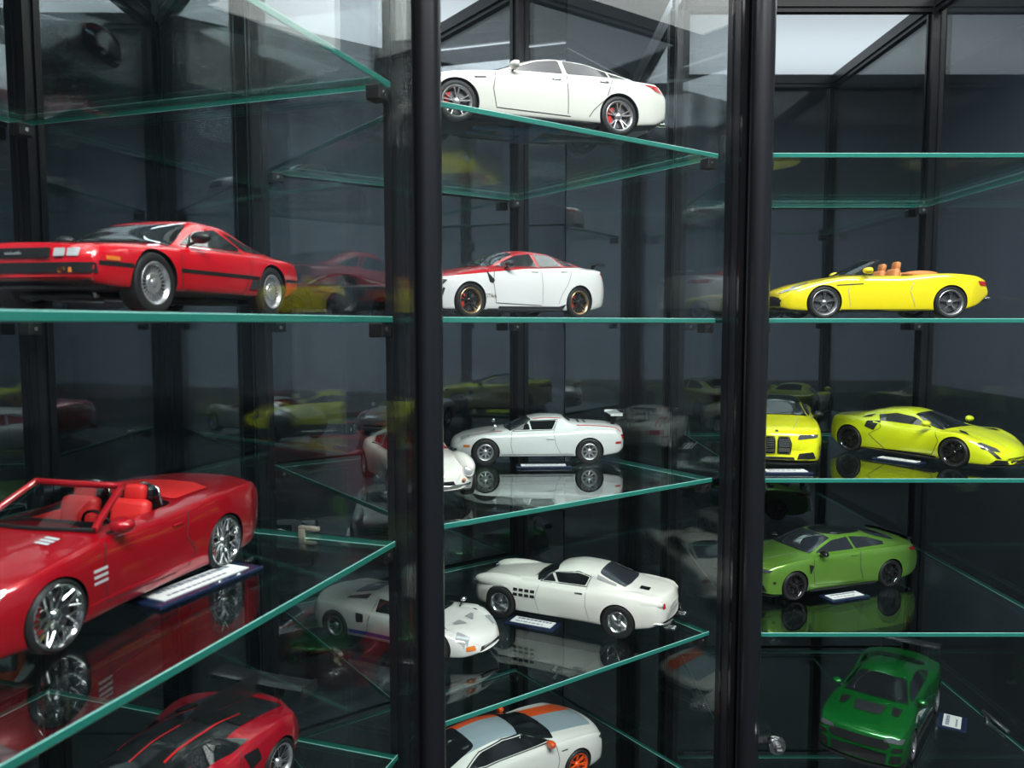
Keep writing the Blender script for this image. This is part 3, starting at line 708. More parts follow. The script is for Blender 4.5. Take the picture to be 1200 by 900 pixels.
SEDAN = dict(name='sports_sedan', label='white four-door model coupe sedan standing on the topmost visible shelf', paint=P_WHITE, W=1.88, wb=2.97, wr=0.345, arch=0.385,
    roof=[(2.38, .56), (2.32, .70), (2.1, .80), (1.6, .90), (1.05, .975), (.86, 1.01), (.02, 1.325), (-.4, 1.385), (-.9, 1.37), (-1.5, 1.24), (-2.0, 1.11), (-2.45, 1.06), (-2.58, .98), (-2.63, .80)],
    belt=[(2.38, .54), (2.2, .68), (1.5, .84), (.7, .91), (-1.4, .97), (-2.3, .97), (-2.63, .78)],
    plan=[(2.38, .70), (2.2, .83), (1.7, .92), (0, .93), (-1.6, .94), (-2.2, .90), (-2.63, .76)],
    bot=[(2.38, .30), (2.2, .20), (1.5, .17), (-1.6, .18), (-2.3, .24), (-2.63, .40)], rw=.56,
    shield=(.90, .66, .06, .52), rearglass=(-1.05, .46, -1.9, .60), glass=SMOKE,
    side=[[(.60, .985), (-.02, 1.235), (-.42, 1.285), (-.44, 1.0)], [(-.52, 1.0), (-.50, 1.285), (-.95, 1.255), (-1.32, 1.15), (-1.32, 1.03)], [(-1.36, 1.035), (-1.36, 1.14), (-1.68, 1.045)]],
    wheel=dict(rim=.262, style=('twin', 5, .030, .19), mat=BRONZE, face=SILVER, ring=SILVER, caliper=REDP),
    lines=[('door_gap', [(.80, .93), (.86, .60), (.80, .30), (-.55, .26)], .013, LINE), ('door_gap', [(-.48, .985), (-.50, .30)], .013, LINE), ('door_gap', [(-1.36, .99), (-1.22, .62), (-.98, .40), (-.9, .28)], .013, LINE), ('window_trim', [(.66, .965), (-.45, .99), (-1.66, 1.015)], .018, DSILVER)],
    sidep=[('fender_vent', [(1.18, .745), (.98, .765), (.98, .79), (1.20, .775)], BLACK)],
    pairs=[('tail_lamp', [(-2.28, .90), (-2.52, .96), (-2.62, .90), (-2.56, .82), (-2.34, .80)], 'z', TAIL), ('side_tail_lamp', [(.60, .82), (.86, .84), (.88, .94), (.62, .94)], 'x-', TAIL), ('headlamp', [(.42, .60), (.78, .60), (.80, .70), (.45, .68)], 'x+', LAMP)],
    parts=[('front_grille', [(-.30, .48), (.30, .48), (.28, .66), (-.28, .66)], 'x+', BLACK), ('rear_valance', [(-.70, .30), (.70, .30), (.66, .42), (-.66, .42)], 'x-', BLACK)],
    mirror=(.48, .98, 1.02, P_WHITE), handles=[(-.28, .86), (-1.18, .90)], handle_mat=CHROME,
    extra=[exhausts((.62, -.62), -2.54, .33), skirt(-1.0, 1.0, .86, .19, BLACK)])
def sedan_under(root, bvh):
    for s in (1, -1):
        b = bmesh.new(); tube(b, [(1.0, s * .18, .135), (.3, s * .22, .12), (-.3, s * .38, .12), (-.6, s * .30, .13)], .045, 10); obj('exhaust_front_pipe', b, BLUE, root, 60)
        b = bmesh.new(); tube(b, [(-.6, s * .30, .13), (-1.2, s * .2, .14), (-1.9, s * .4, .22)], .035, 8); obj('exhaust_rear_pipe', b, DSILVER, root, 60)
    b = bmesh.new(); rbox(b, .1, 0, .135, .8, .34, .05, .02); box(b, -.1, 0, .10, .35, 1.3, .03); obj('underbody_brace', b, BLUE, root, 40)
    b = bmesh.new(); rbox(b, -2.05, 0, .27, .45, 1.1, .14, .04); obj('silencer', b, DSILVER, root, 40)
    b = bmesh.new(); rbox(b, 1.2, 0, .16, .9, 1.0, .05, .02); obj('engine_undertray', b, UNDER, root, 40)
    b = bmesh.new(); box(b, -1.2, 0, .19, .09, 1.2, .06); box(b, 1.5, 0, .19, .09, 1.2, .06); obj('axle_crossmember', b, BLACK, root)
SEDAN['extra'].append(sedan_under)

GTAM = dict(name='racing_saloon', label='white model saloon with red bonnet and red roof on the eye-level shelf', paint=P_GTAM, W=1.92, wb=2.82, wr=0.335, arch=0.37,
    roof=[(2.24, .50), (2.18, .70), (2.0, .82), (1.6, .93), (1.1, 1.02), (.92, 1.05), (.12, 1.37), (-.3, 1.43), (-.8, 1.41), (-1.4, 1.26), (-1.9, 1.13), (-2.3, 1.11), (-2.40, 1.0), (-2.44, .8)],
    belt=[(2.24, .48), (2.05, .72), (1.5, .88), (.8, .95), (-1.4, 1.02), (-2.2, 1.02), (-2.44, .78)],
    plan=[(2.24, .66), (2.1, .80), (1.75, .94), (1.2, .945), (.6, .90), (-.6, .90), (-1.3, .96), (-1.8, .95), (-2.2, .88), (-2.44, .74)],
    bot=[(2.24, .22), (2.0, .15), (1.5, .14), (-1.6, .15), (-2.3, .24), (-2.44, .36)], rw=.55,
    shield=(.95, .66, .13, .51), rearglass=(-1.0, .46, -1.75, .58), glass=GREYGLASS,
    side=[[(.66, 1.03), (.10, 1.27), (-.30, 1.325), (-.36, 1.06)], [(-.44, 1.06), (-.40, 1.33), (-.90, 1.30), (-1.05, 1.09)], [(-1.11, 1.10), (-.97, 1.28), (-1.20, 1.22), (-1.46, 1.12)]],
    wheel=dict(rim=.255, style=('twin', 5, .03, .22), mat=BLACK, face=GBLACK, ring=BRONZE, caliper=REDP, wid=.26),
    lines=[('door_gap', [(.80, .99), (.86, .70), (.78, .30), (-.4, .26)], .013, LINE), ('door_gap', [(-.40, 1.05), (-.42, .30)], .013, LINE_S), ('door_gap', [(-1.22, 1.06), (-1.06, .7), (-.92, .5), (-.85, .3)], .013, LINE_S), ('window_trim', [(.70, 1.01), (-.42, 1.045), (-1.45, 1.09)], .014, BLACK)],
    sidep=[('fender_vent', [(1.02, .92), (.82, .74), (.88, .68), (.96, .70)], BLACK), ('sill_blade', [(.72, .19), (-.95, .17), (-1.05, .30), (-.86, .245), (.70, .235)], CARBON), ('bumper_vent', [(2.0, .33), (1.93, .56), (1.96, .58), (2.04, .36)], BLACK)],
    pairs=[('headlamp', [(.50, .66), (.80, .62), (.84, .72), (.58, .75)], 'x+', LAMPD), ('tail_lamp', [(.40, .88), (.84, .88), (.86, .98), (.42, .97)], 'x-', TAIL), ('bumper_intake', [(.42, .28), (.76, .28), (.74, .48), (.5, .44)], 'x+', BLACK)],
    parts=[('front_grille', [(-.16, .40), (.16, .40), (.24, .68), (-.24, .68)], 'x+', BLACK), ('lower_grille', [(-.38, .22), (.38, .22), (.34, .36), (-.34, .36)], 'x+', BLACK)],
    mirror=(.46, .97, 1.07, CARBON), handles=[(-.22, .95), (-1.0, .98)],
    extra=[splitter(2.2, .88, .15), lambda r, b: wing(r, -2.28, 1.20, 1.30, .24, CARBON, .45, 1.08, .07, 8), lambda r, b: decal_text(b, r, 'GTAm', .93, .40, .11, BRONZE), exhausts((.25, -.25), -2.45, .32), skirt(-.95, 1.0, .89, .17, CARBON, .04)])

LOTUS = dict(name='mid_engined_coupe', label='white model coupe with thin red stripes and a small raised rear wing', paint=P_WHITE2, W=1.64, wb=2.34, wr=0.30, arch=0.325,
    roof=[(1.97, .42), (1.93, .52), (1.75, .62), (1.4, .70), (.9, .775), (.72, .80), (.14, 1.04), (-.15, 1.08), (-.58, 1.065), (-.80, .95), (-1.2, .915), (-1.8, .86), (-2.0, .78), (-2.04, .62)],
    belt=[(1.97, .40), (1.6, .60), (1.17, .68), (.6, .70), (-.6, .74), (-1.17, .78), (-1.8, .76), (-2.04, .60)],
    plan=[(1.97, .52), (1.85, .66), (1.5, .78), (1.17, .81), (0, .80), (-1.17, .82), (-1.8, .78), (-2.04, .68)],
    bot=[(1.97, .30), (1.8, .22), (1.2, .18), (-1.3, .18), (-1.9, .24), (-2.04, .34)], rw=.50, shl=.05, drop=.07, end=.08,
    shield=(.74, .62, .16, .46), rearglass=(-.62, .34, -.80, .38),
    side=[[(.52, .775), (.20, .955), (.16, .79)], [(.12, .79), (.17, .965), (-.44, .985), (-.34, .80)]],
    wheel=dict(rim=.185, style=('spoke', 8, .045, .035), mat=DSILVER, face=SILVER, wid=.22),
    lines=[('door_gap', [(.58, .74), (.60, .45), (.55, .26)], .011, LINE_S), ('door_gap', [(-.46, .98), (-.36, .72), (-.42, .45), (-.52, .26)], .011, LINE_S), ('sill_line', [(.85, .25), (-.85, .25)], .016, LINE_S), ('window_frame', [(.56, .755), (.18, .975), (-.48, 1.0), (-.36, .785), (.56, .755)], .012, BLACK)],
    sidep=[('amber_side_lamp', [(1.66, .42), (1.52, .42), (1.52, .47), (1.66, .47)], AMBER), ('red_side_lamp', [(-1.76, .47), (-1.90, .47), (-1.90, .52), (-1.76, .52)], TAIL), ('bumper_blade', [(1.93, .34), (1.80, .34), (1.80, .375), (1.93, .375)], CHROME)],
    strips=[('red_stripe', [(1.7, .50), (.80, .58)], 'z', .035, REDP), ('red_stripe', [(1.7, -.50), (.80, -.58)], 'z', .035, REDP), ('red_stripe', [(.1, .44), (-.56, .44)], 'z', .03, REDP), ('red_stripe', [(.1, -.44), (-.56, -.44)], 'z', .03, REDP), ('red_stripe', [(-.9, .56), (-1.9, .56)], 'z', .035, REDP), ('red_stripe', [(-.9, -.56), (-1.9, -.56)], 'z', .035, REDP), ('red_stripe', [(-.85, 0), (-2.0, 0)], 'z', .13, REDP)],
    pairs=[('headlamp', [(1.52, .44), (1.72, .40), (1.72, .58), (1.52, .62)], 'z', LAMP), ('tail_lamp', [(.34, .56), (.66, .56), (.66, .66), (.34, .66)], 'x-', TAIL)],
    parts=[('front_grille', [(-.30, .34), (.30, .34), (.30, .40), (-.30, .40)], 'x+', BLACK), ('engine_deck_vent', [(-.95, -.36), (-.95, .36), (-1.0, .36), (-1.0, -.36)], 'z', BLACK), ('engine_deck_vent', [(-1.1, -.36), (-1.1, .36), (-1.14, .36), (-1.14, -.36)], 'z', BLACK), ('rear_plate', [(-.25, .42), (.25, .42), (.25, .52), (-.25, .52)], 'x-', WHITE_CARD)],
    mirror=(.95, .62, .86, CHROME), mirror_size=(.06, .07, .05), handles=[(-.28, .60)],
    extra=[lambda r, b: wing(r, -1.84, 1.10, .86, .26, P_WHITE2, .28, .84, .06, 10), exhausts((.12, -.12), -2.0, .27)])

TDF = dict(name='classic_coupe', label='white 1950s style model coupe with wire wheels and louvred front wing', paint=P_CREAM, W=1.68, wb=2.60, wr=0.335, arch=0.365,
    roof=[(2.12, .42), (2.10, .56), (2.0, .70), (1.6, .83), (1.1, .90), (.62, .94), (.56, .955), (.08, 1.19), (-.3, 1.255), (-.7, 1.235), (-1.1, 1.08), (-1.5, .96), (-1.9, .92), (-2.2, .86), (-2.27, .70)],
    belt=[(2.12, .40), (2.05, .60), (1.85, .74), (1.3, .815), (.5, .83), (-.5, .83), (-1.2, .885), (-1.9, .88), (-2.2, .84), (-2.27, .66)],
    plan=[(2.12, .48), (2.0, .64), (1.6, .76), (1.3, .79), (.5, .79), (-.5, .80), (-1.3, .84), (-1.9, .78), (-2.2, .70), (-2.27, .62)],
    bot=[(2.12, .30), (1.9, .22), (1.3, .19), (-1.3, .19), (-2.0, .26), (-2.27, .38)], rw=.50, shl=.10, drop=.10, crease=.9, end=.12, tuck=.07, bow=.20,
    shield=(.62, .60, .12, .46), rearglass=(-.80, .44, -1.42, .50), rear_glass_mat=GREYGLASS,
    side=[[(.40, .885), (.20, 1.045), (.10, .90)], [(.05, .90), (.14, 1.07), (-.38, 1.13), (-.62, 1.08), (-.55, .91)]],
    wheel=dict(rim=.215, style=('wire', 30), mat=CHROME, wid=.20),
    lines=[('door_gap', [(.42, .85), (.50, .55), (.42, .28)], .011, LINE_S), ('door_gap', [(-.60, .90), (-.62, .55), (-.70, .28)], .011, LINE_S), ('window_frame', [(.44, .875), (.18, 1.07), (-.38, 1.155), (-.66, 1.09), (-.58, .89), (.44, .875)], .014, CHROME)],
    sidep=[('side_louvre', [(1.00 - .13 * i, .54), (.90 - .13 * i, .54), (.90 - .13 * i, .60), (1.00 - .13 * i, .60)], BLACK) for i in range(4)] +
          [('side_louvre', [(1.00 - .13 * i, .64), (.90 - .13 * i, .64), (.90 - .13 * i, .70), (1.00 - .13 * i, .70)], BLACK) for i in range(4)],
    pairs=[('tail_lamp', [(.52, .66), (.60, .66), (.60, .76), (.52, .76)], 'x-', TAIL), ('pillar_louvre', [(-.78, .49), (-.78, .54), (-1.2, .57), (-1.2, .53)], 'z', LINE_S)],
    parts=[('front_grille', [(-.42, .40), (.42, .40), (.34, .56), (-.34, .56)], 'x+', BLACK), ('rear_plate', [(-.25, .56), (.25, .56), (.25, .70), (-.25, .70)], 'x-', WHITE_CARD), ('filler_cap', [(-1.62, .22), (-1.62, .38), (-1.82, .38), (-1.82, .22)], 'z', CHROME)],
    handles=[(-.46, .78)], handle_mat=CHROME,
    extra=[round_lamps(1.99, .52, .66, .085), exhausts((.38, .48, -.38, -.48), -2.38, .26, .03), lambda r, b: rear_bumper(r, -2.28, .62, .38)])
def rear_bumper(root, x, y, z):
    for s in (1, -1):
        b = bmesh.new(); tube(b, [(x + .25, s * (y + .10), z), (x + .05, s * (y + .02), z), (x - .03, s * (y - .3), z)], .028, 8); obj('rear_bumper', b, CHROME, root, 60)
def front_bumper(x, y, z, mat=CHROME, r=.03):
    def f(root, bvh):
        b = bmesh.new(); tube(b, [(x - .30, -y - .04, z), (x - .10, -y + .06, z), (x, -y * .5, z), (x + .03, 0, z), (x, y * .5, z), (x - .10, y - .06, z), (x - .30, y + .04, z)], r, 8); obj('front_bumper', b, mat, root, 60)
    return f
def fender_humps(x, y, z, L, w, h, mat):
    def f(root, bvh):
        for s in (1, -1):
            b = bmesh.new(); r = bmesh.ops.create_uvsphere(b, u_segments=24, v_segments=14, radius=1.0)
            bmesh.ops.transform(b, matrix=Matrix.Translation((x, s * y, z)) @ Matrix.Diagonal((L, w, h, 1)), verts=b.verts); obj('fender_crown', b, mat, root, 180)
    return f
TDF['extra'].append(fender_humps(1.30, .56, .71, .72, .20, .19, P_CREAM)); TDF['extra'].append(fender_humps(-1.42, .60, .74, .76, .19, .19, P_CREAM))

GT40 = dict(name='endurance_racer', label='low white model racing coupe with blue sill stripe, below the red-windowed coupe', paint=P_GT40, W=1.78, wb=2.41, wr=0.31, arch=0.335,
    roof=[(1.99, .30), (1.96, .38), (1.8, .50), (1.4, .62), (.95, .68), (.78, .70), (.2, .97), (-.15, 1.025), (-.55, .99), (-1.2, .86), (-1.8, .79), (-2.05, .76), (-2.10, .60)],
    belt=[(1.99, .28), (1.8, .46), (1.2, .645), (.6, .62), (-.4, .66), (-1.2, .74), (-1.9, .74), (-2.10, .58)],
    plan=[(1.99, .46), (1.85, .66), (1.5, .82), (1.2, .85), (.4, .80), (-.4, .82), (-1.2, .89), (-1.8, .87), (-2.10, .74)],
    bot=[(1.99, .19), (1.8, .14), (-1.8, .15), (-2.10, .30)], rw=.44, shl=.07, drop=.08, end=.10, bow=.30, crease=.8,
    shield=(.84, .64, .20, .40), rearglass=(-.56, .26, -1.15, .34),
    side=[[(.56, .70), (.20, .88), (-.34, .905), (-.30, .70)]],
    wheel=dict(rim=.20, style=('mesh', 6), mat=BLACK, face=DSILVER, wid=.28),
    lines=[('door_gap', [(.70, .68), (.62, .45), (.60, .22)], .011, LINE), ('door_gap', [(-.38, .93), (-.38, .6), (-.42, .22)], .011, LINE)],
    sidep=[('side_intake', [(-.50, .50), (-.66, .48), (-.70, .66), (-.52, .64)], BLACK)],
    pairs=[('headlamp', [(1.52, .50), (1.76, .42), (1.80, .60), (1.60, .70)], 'z', LAMP), ('roof_scoop', [(-.60, .40), (-.62, .52), (-1.1, .60), (-1.1, .52)], 'z', BLACK), ('bonnet_duct', [(1.30, .10), (1.5, .10), (1.36, .34), (1.30, .34)], 'z', LINE_S), ('amber_front_lamp', [(.44, .28), (.60, .28), (.60, .36), (.44, .36)], 'x+', AMBER)],
    parts=[('nose_intake', [(-.36, .22), (.36, .22), (.32, .31), (-.32, .31)], 'x+', BLACK)],
    mirror=(.98, .62, .80, CHROME), mirror_size=(.06, .07, .05),
    extra=[lambda r, b: splitter(-2.0, .62, .66, -.02, P_GT40, 'tail_lip', .1)(r, b)])

REDW = dict(name='vintage_coupe', label='small white model coupe with red-tinted windows and round headlamps, half behind the post', paint=P_CREAM, W=1.60, wb=2.25, wr=0.30, arch=0.33,
    roof=[(1.88, .36), (1.85, .50), (1.7, .62), (1.2, .76), (.85, .80), (.66, .82), (.10, 1.10), (-.25, 1.17), (-.7, 1.12), (-1.3, .96), (-1.8, .84), (-1.95, .70)],
    belt=[(1.88, .34), (1.75, .56), (1.15, .72), (.5, .70), (-.4, .72), (-1.1, .80), (-1.7, .76), (-1.95, .62)],
    plan=[(1.88, .46), (1.7, .64), (1.2, .78), (.4, .74), (-.4, .75), (-1.1, .80), (-1.7, .70), (-1.95, .58)],
    bot=[(1.88, .26), (1.6, .18), (-1.6, .18), (-1.95, .34)], rw=.46, shl=.08, drop=.10, end=.12, bow=.28, crease=.9, tuck=.06,
    shield=(.68, .58, .14, .42), rearglass=(-.70, .38, -1.2, .44), glass=REDGLASS,
    side=[[(.48, .78), (.12, .97), (-.28, 1.02), (-.30, .79)], [(-.36, .80), (-.34, 1.01), (-.85, .90), (-.75, .81)]],
    wheel=dict(rim=.19, style=('spoke', 5, .06, .05), mat=DSILVER, wid=.20),
    lines=[('door_gap', [(.5, .74), (.5, .3)], .011, LINE_S), ('door_gap', [(-.34, .76), (-.4, .3)], .011, LINE_S), ('window_frame', [(.52, .765), (.10, .99), (-.35, 1.04), (-.9, .90), (-.78, .79), (.52, .765)], .014, CHROME)],
    parts=[('front_grille', [(-.26, .30), (.26, .30), (.20, .42), (-.20, .42)], 'x+', BLACK)],
    extra=[round_lamps(1.72, .52, .56, .10, P_CREAM, LAMP), front_bumper(1.84, .58, .33), round_lamps(1.80, .40, .42, .035, CHROME, AMBER, 0, 'indicator'), fender_humps(1.18, .56, .60, .60, .19, .22, P_CREAM)])

M4 = dict(name='sports_coupe', label='lemon yellow model coupe with black roof, facing out beside the post', paint=P_YELLOW2, W=1.90, wb=2.86, wr=0.345, arch=0.38,
    roof=[(2.28, .50), (2.26, .72), (2.18, .82), (1.7, .94), (1.15, 1.02), (.98, 1.05), (.15, 1.34), (-.3, 1.39), (-.8, 1.37), (-1.5, 1.20), (-1.95, 1.11), (-2.35, 1.10), (-2.48, 1.0), (-2.53, .8)],
    belt=[(2.28, .48), (2.2, .74), (1.6, .89), (.9, .94), (-1.4, 1.0), (-2.2, 1.0), (-2.53, .78)],
    plan=[(2.28, .78), (2.15, .86), (1.7, .94), (1.2, .935), (.5, .90), (-.6, .90), (-1.4, .95), (-2.0, .92), (-2.53, .78)],
    bot=[(2.28, .20), (2.0, .15), (-1.7, .16), (-2.3, .22), (-2.53, .36)], rw=.56, bow=.13,
    shield=(1.0, .69, .16, .52), rearglass=(-1.0, .47, -1.85, .60),
    side=[[(.72, 1.01), (.16, 1.235), (-.32, 1.29), (-.40, 1.03)], [(-.46, 1.035), (-.38, 1.29), (-.90, 1.245), (-1.34, 1.11), (-1.30, 1.06)]],
    wheel=dict(rim=.265, style=('twin', 5, .028, .22), mat=GBLACK, wid=.26, caliper=REDP),
    lines=[('door_gap', [(.86, .97), (.92, .65), (.85, .30), (-.45, .25)], .013, LINE), ('door_gap', [(-.52, 1.02), (-.50, .6), (-.62, .27)], .013, LINE)],
    sidep=[('fender_vent', [(1.04, .82), (.90, .78), (.98, .60), (1.02, .60)], BLACK), ('shoulder_reflector', [(2.02, .44), (1.96, .44), (1.96, .50), (2.02, .50)], BLACK)],
    pairs=[('kidney_grille', [(.035, .36), (.27, .36), (.29, .56), (.24, .70), (.06, .70), (.035, .62)], 'x+', GBLACK), ('headlamp', [(.42, .66), (.82, .70), (.84, .76), (.46, .755)], 'x+', LAMPD), ('bumper_intake', [(.42, .24), (.80, .26), (.74, .40), (.46, .36)], 'x+', BLACK), ('tail_lamp', [(.46, .84), (.88, .86), (.88, .94), (.46, .94)], 'x-', TAIL)],
    strips=[('bonnet_crease', [(2.1, .34), (1.1, .50)], 'z', .012, LINE_S), ('bonnet_crease', [(2.1, -.34), (1.1, -.50)], 'z', .012, LINE_S), ('front_badge', [(2.17, -.03), (2.17, .03)], 'z', .06, NAVY)],
    parts=[('lower_grille', [(-.38, .20), (.38, .20), (.36, .28), (-.36, .28)], 'x+', BLACK), ('rear_diffuser', [(-.6, .26), (.6, .26), (.56, .40), (-.56, .40)], 'x-', BLACK)],
    mirror=(.62, .98, 1.04, BLACK), handles=[(-.32, .90)],
    extra=[splitter(2.28, .84, .15), exhausts((.32, .45, -.32, -.45), -2.55, .32), skirt(-1.0, 1.0, .89, .18)])
def kidney_bars(root, bvh):
    for s in (1, -1):
        for i in range(8):
            z = .40 + i * .037
            ribbon(bvh, root, 'grille_bar', [(s * .05, z), (s * .265, z)], 'x+', .010, DSILVER, off=.02)
        ribbon(bvh, root, 'grille_surround', [(s * a, b) for a, b in [(.03, .35), (.28, .35), (.305, .56), (.25, .715), (.05, .715), (.03, .62), (.03, .35)]], 'x+', .02, BLACK, off=.02)
M4['extra'].append(kidney_bars)
M4G = dict(M4); M4G.update(label='apple green model coupe with black wheels and carbon roof', paint=P_GREEN, wheel=dict(M4['wheel'], caliper=BLACK),
    mirror=(.62, .98, 1.04, GBLACK), glass=GREYGLASS, extra=M4['extra'] + [lambda r, b: splitter(-2.40, .72, 1.10, .02, CARBON, 'boot_spoiler', .1)(r, b)])
M4K = dict(M4); M4K.update(name='black_coupe', label='black model coupe on the high shelf, only its underside showing at the top edge', paint=P_BLACK, mirror=(.62, .98, 1.04, GBLACK))

ARTURA = dict(name='supercar', label='lime yellow mid-engined model supercar with black wheels', paint=P_LIME, W=1.94, wb=2.64, wr=0.335, arch=0.365,
    roof=[(2.30, .32), (2.26, .42), (2.1, .54), (1.6, .72), (1.1, .84), (.94, .87), (.15, 1.13), (-.25, 1.19), (-.7, 1.16), (-1.3, 1.01), (-1.8, .93), (-2.1, .88), (-2.16, .66)],
    belt=[(2.30, .30), (2.1, .50), (1.7, .69), (1.3, .77), (.7, .72), (-.2, .74), (-1.0, .86), (-1.5, .90), (-2.0, .86), (-2.16, .62)],
    plan=[(2.30, .70), (2.1, .82), (1.6, .94), (1.2, .945), (.5, .86), (-.2, .86), (-.9, .94), (-1.4, .965), (-1.9, .92), (-2.16, .80)],
    bot=[(2.30, .14), (2.0, .12), (-1.7, .13), (-2.16, .30)], rw=.47, drop=.085, end=.06, bow=.26, crease=.9,
    shield=(1.06, .70, .16, .45), rearglass=(-.70, .34, -1.35, .44),
    side=[[(.62, .83), (.14, 1.01), (-.30, 1.06), (-.72, .99), (-.60, .86)]],
    wheel=dict(rim=.26, style=('twin', 5, .03, .25), mat=GBLACK, wid=.28, caliper=BLACK),
    lines=[('door_gap', [(.80, .80), (.96, .55), (.80, .22), (-.3, .19)], .013, LINE), ('door_gap', [(-.62, .92), (-.50, .70), (-.78, .52), (-.40, .20)], .013, LINE)],
    sidep=[('side_intake', [(-.56, .86), (-.86, .84), (-.90, .70), (-.66, .62)], BLACK), ('rear_quarter_vent', [(-.80, 1.0), (-.98, .95), (-1.02, .90), (-.84, .93)], BLACK), ('sill', [(.90, .15), (-.95, .14), (-.95, .19), (.90, .20)], BLACK)],
    pairs=[('headlamp', [(.54, .42), (.82, .48), (.84, .60), (.76, .62), (.56, .50)], 'x+', LAMPD), ('headlamp_blade', [(.58, .28), (.68, .30), (.82, .56), (.78, .58)], 'x+', BLACK), ('bumper_intake', [(.36, .16), (.76, .17), (.70, .27), (.40, .24)], 'x+', BLACK), ('bonnet_vent', [(1.20, .50), (1.36, .50), (1.52, .66), (1.36, .70)], 'z', BLACK)],
    strips=[('bonnet_crease', [(2.1, .30), (1.6, .30), (1.15, .42)], 'z', .014, LINE_S), ('bonnet_crease', [(2.1, -.30), (1.6, -.30), (1.15, -.42)], 'z', .014, LINE_S)],
    parts=[('front_intake', [(-.30, .15), (.30, .15), (.26, .22), (-.26, .22)], 'x+', BLACK)],
    mirror=(.66, .98, .93, P_LIME), extra=[splitter(2.28, .84, .12, .06), exhausts((.14, -.14), -2.2, .70), skirt(-1.0, 1.0, .90, .14)])

GT500 = dict(name='muscle_car', label='dark metallic green model muscle car with black bonnet vent and high rear wing', paint=P_DGREEN, W=1.94, wb=2.72, wr=0.35, arch=0.385,
    roof=[(2.34, .50), (2.33, .74), (2.26, .84), (1.8, .95), (1.1, 1.03), (.92, 1.06), (.10, 1.335), (-.35, 1.38), (-.9, 1.34), (-1.6, 1.15), (-2.0, 1.09), (-2.35, 1.08), (-2.44, .95), (-2.47, .75)],
    belt=[(2.34, .48), (2.24, .76), (1.6, .91), (.9, .95), (-.6, .97), (-1.4, 1.02), (-2.2, 1.01), (-2.47, .72)],
    plan=[(2.34, .80), (2.2, .88), (1.7, .95), (1.2, .95), (.5, .90), (-.5, .90), (-1.35, .965), (-2.0, .93), (-2.47, .80)],
    bot=[(2.34, .18), (2.0, .14), (-1.7, .16), (-2.3, .24), (-2.47, .38)], rw=.55, bow=.14,
    shield=(.96, .70, .12, .52), rearglass=(-.95, .46, -1.7, .60),
    side=[[(.66, 1.01), (.12, 1.225), (-.36, 1.275), (-.80, 1.24), (-.78, 1.03)], [(-.86, 1.05), (-.90, 1.21), (-1.22, 1.11)]],
    wheel=dict(rim=.27, style=('twin', 5, .03, .2), mat=GBLACK, face=DSILVER, wid=.28, caliper=REDP),
    lines=[('door_gap', [(.78, .97), (.84, .6), (.76, .28), (-.5, .25)], .013, LINE), ('door_gap', [(-.80, 1.0), (-.74, .6), (-.84, .28)], .013, LINE), ('silver_side_stripe', [(.95, .34), (-.92, .33)], .035, SILVER), ('silver_side_stripe', [(.95, .27), (-.92, .26)], .02, SILVER)],
    sidep=[('fender_vent', [(1.0, .60), (.88, .58), (.88, .72), (.98, .74)], BLACK)],
    pairs=[('headlamp', [(.50, .70), (.86, .68), (.88, .77), (.54, .78)], 'x+', LAMPD), ('bumper_intake', [(.62, .26), (.84, .28), (.84, .44), (.66, .44)], 'x+', BLACK), ('bonnet_scoop', [(1.15, .44), (1.5, .50), (1.5, .62), (1.15, .66)], 'z', BLACK), ('grille_corner_intake', [(.66, .50), (.86, .52), (.86, .60), (.68, .60)], 'x+', BLACK), ('tail_lamp', [(.40, .80), (.82, .80), (.82, .92), (.40, .92)], 'x-', TAIL)],
    parts=[('upper_grille', [(-.56, .54), (.56, .54), (.64, .62), (.56, .74), (-.56, .74), (-.64, .62)], 'x+', BLACK), ('lower_grille', [(-.56, .22), (.56, .22), (.58, .46), (-.58, .46)], 'x+', BLACK), ('bonnet_vent', [(1.22, -.34), (1.22, .34), (1.66, .27), (1.66, -.27)], 'z', CARBON)],
    mirror=(.58, .98, 1.05, P_DGREEN),
    extra=[splitter(2.33, .90, .14, .08), lambda r, b: wing(r, -2.30, 1.36, 1.66, .32, CARBON, .56, 1.06, .22, 8), exhausts((.5, .62, -.5, -.62), -2.5, .3), skirt(-1.0, 1.0, .90, .16),
           lambda r, b: [ribbon(b, r, 'grille_bar', [(-.55, .58 + i * .04), (.55, .58 + i * .04)], 'x+', .008, DSILVER, off=.012) for i in range(4)]])

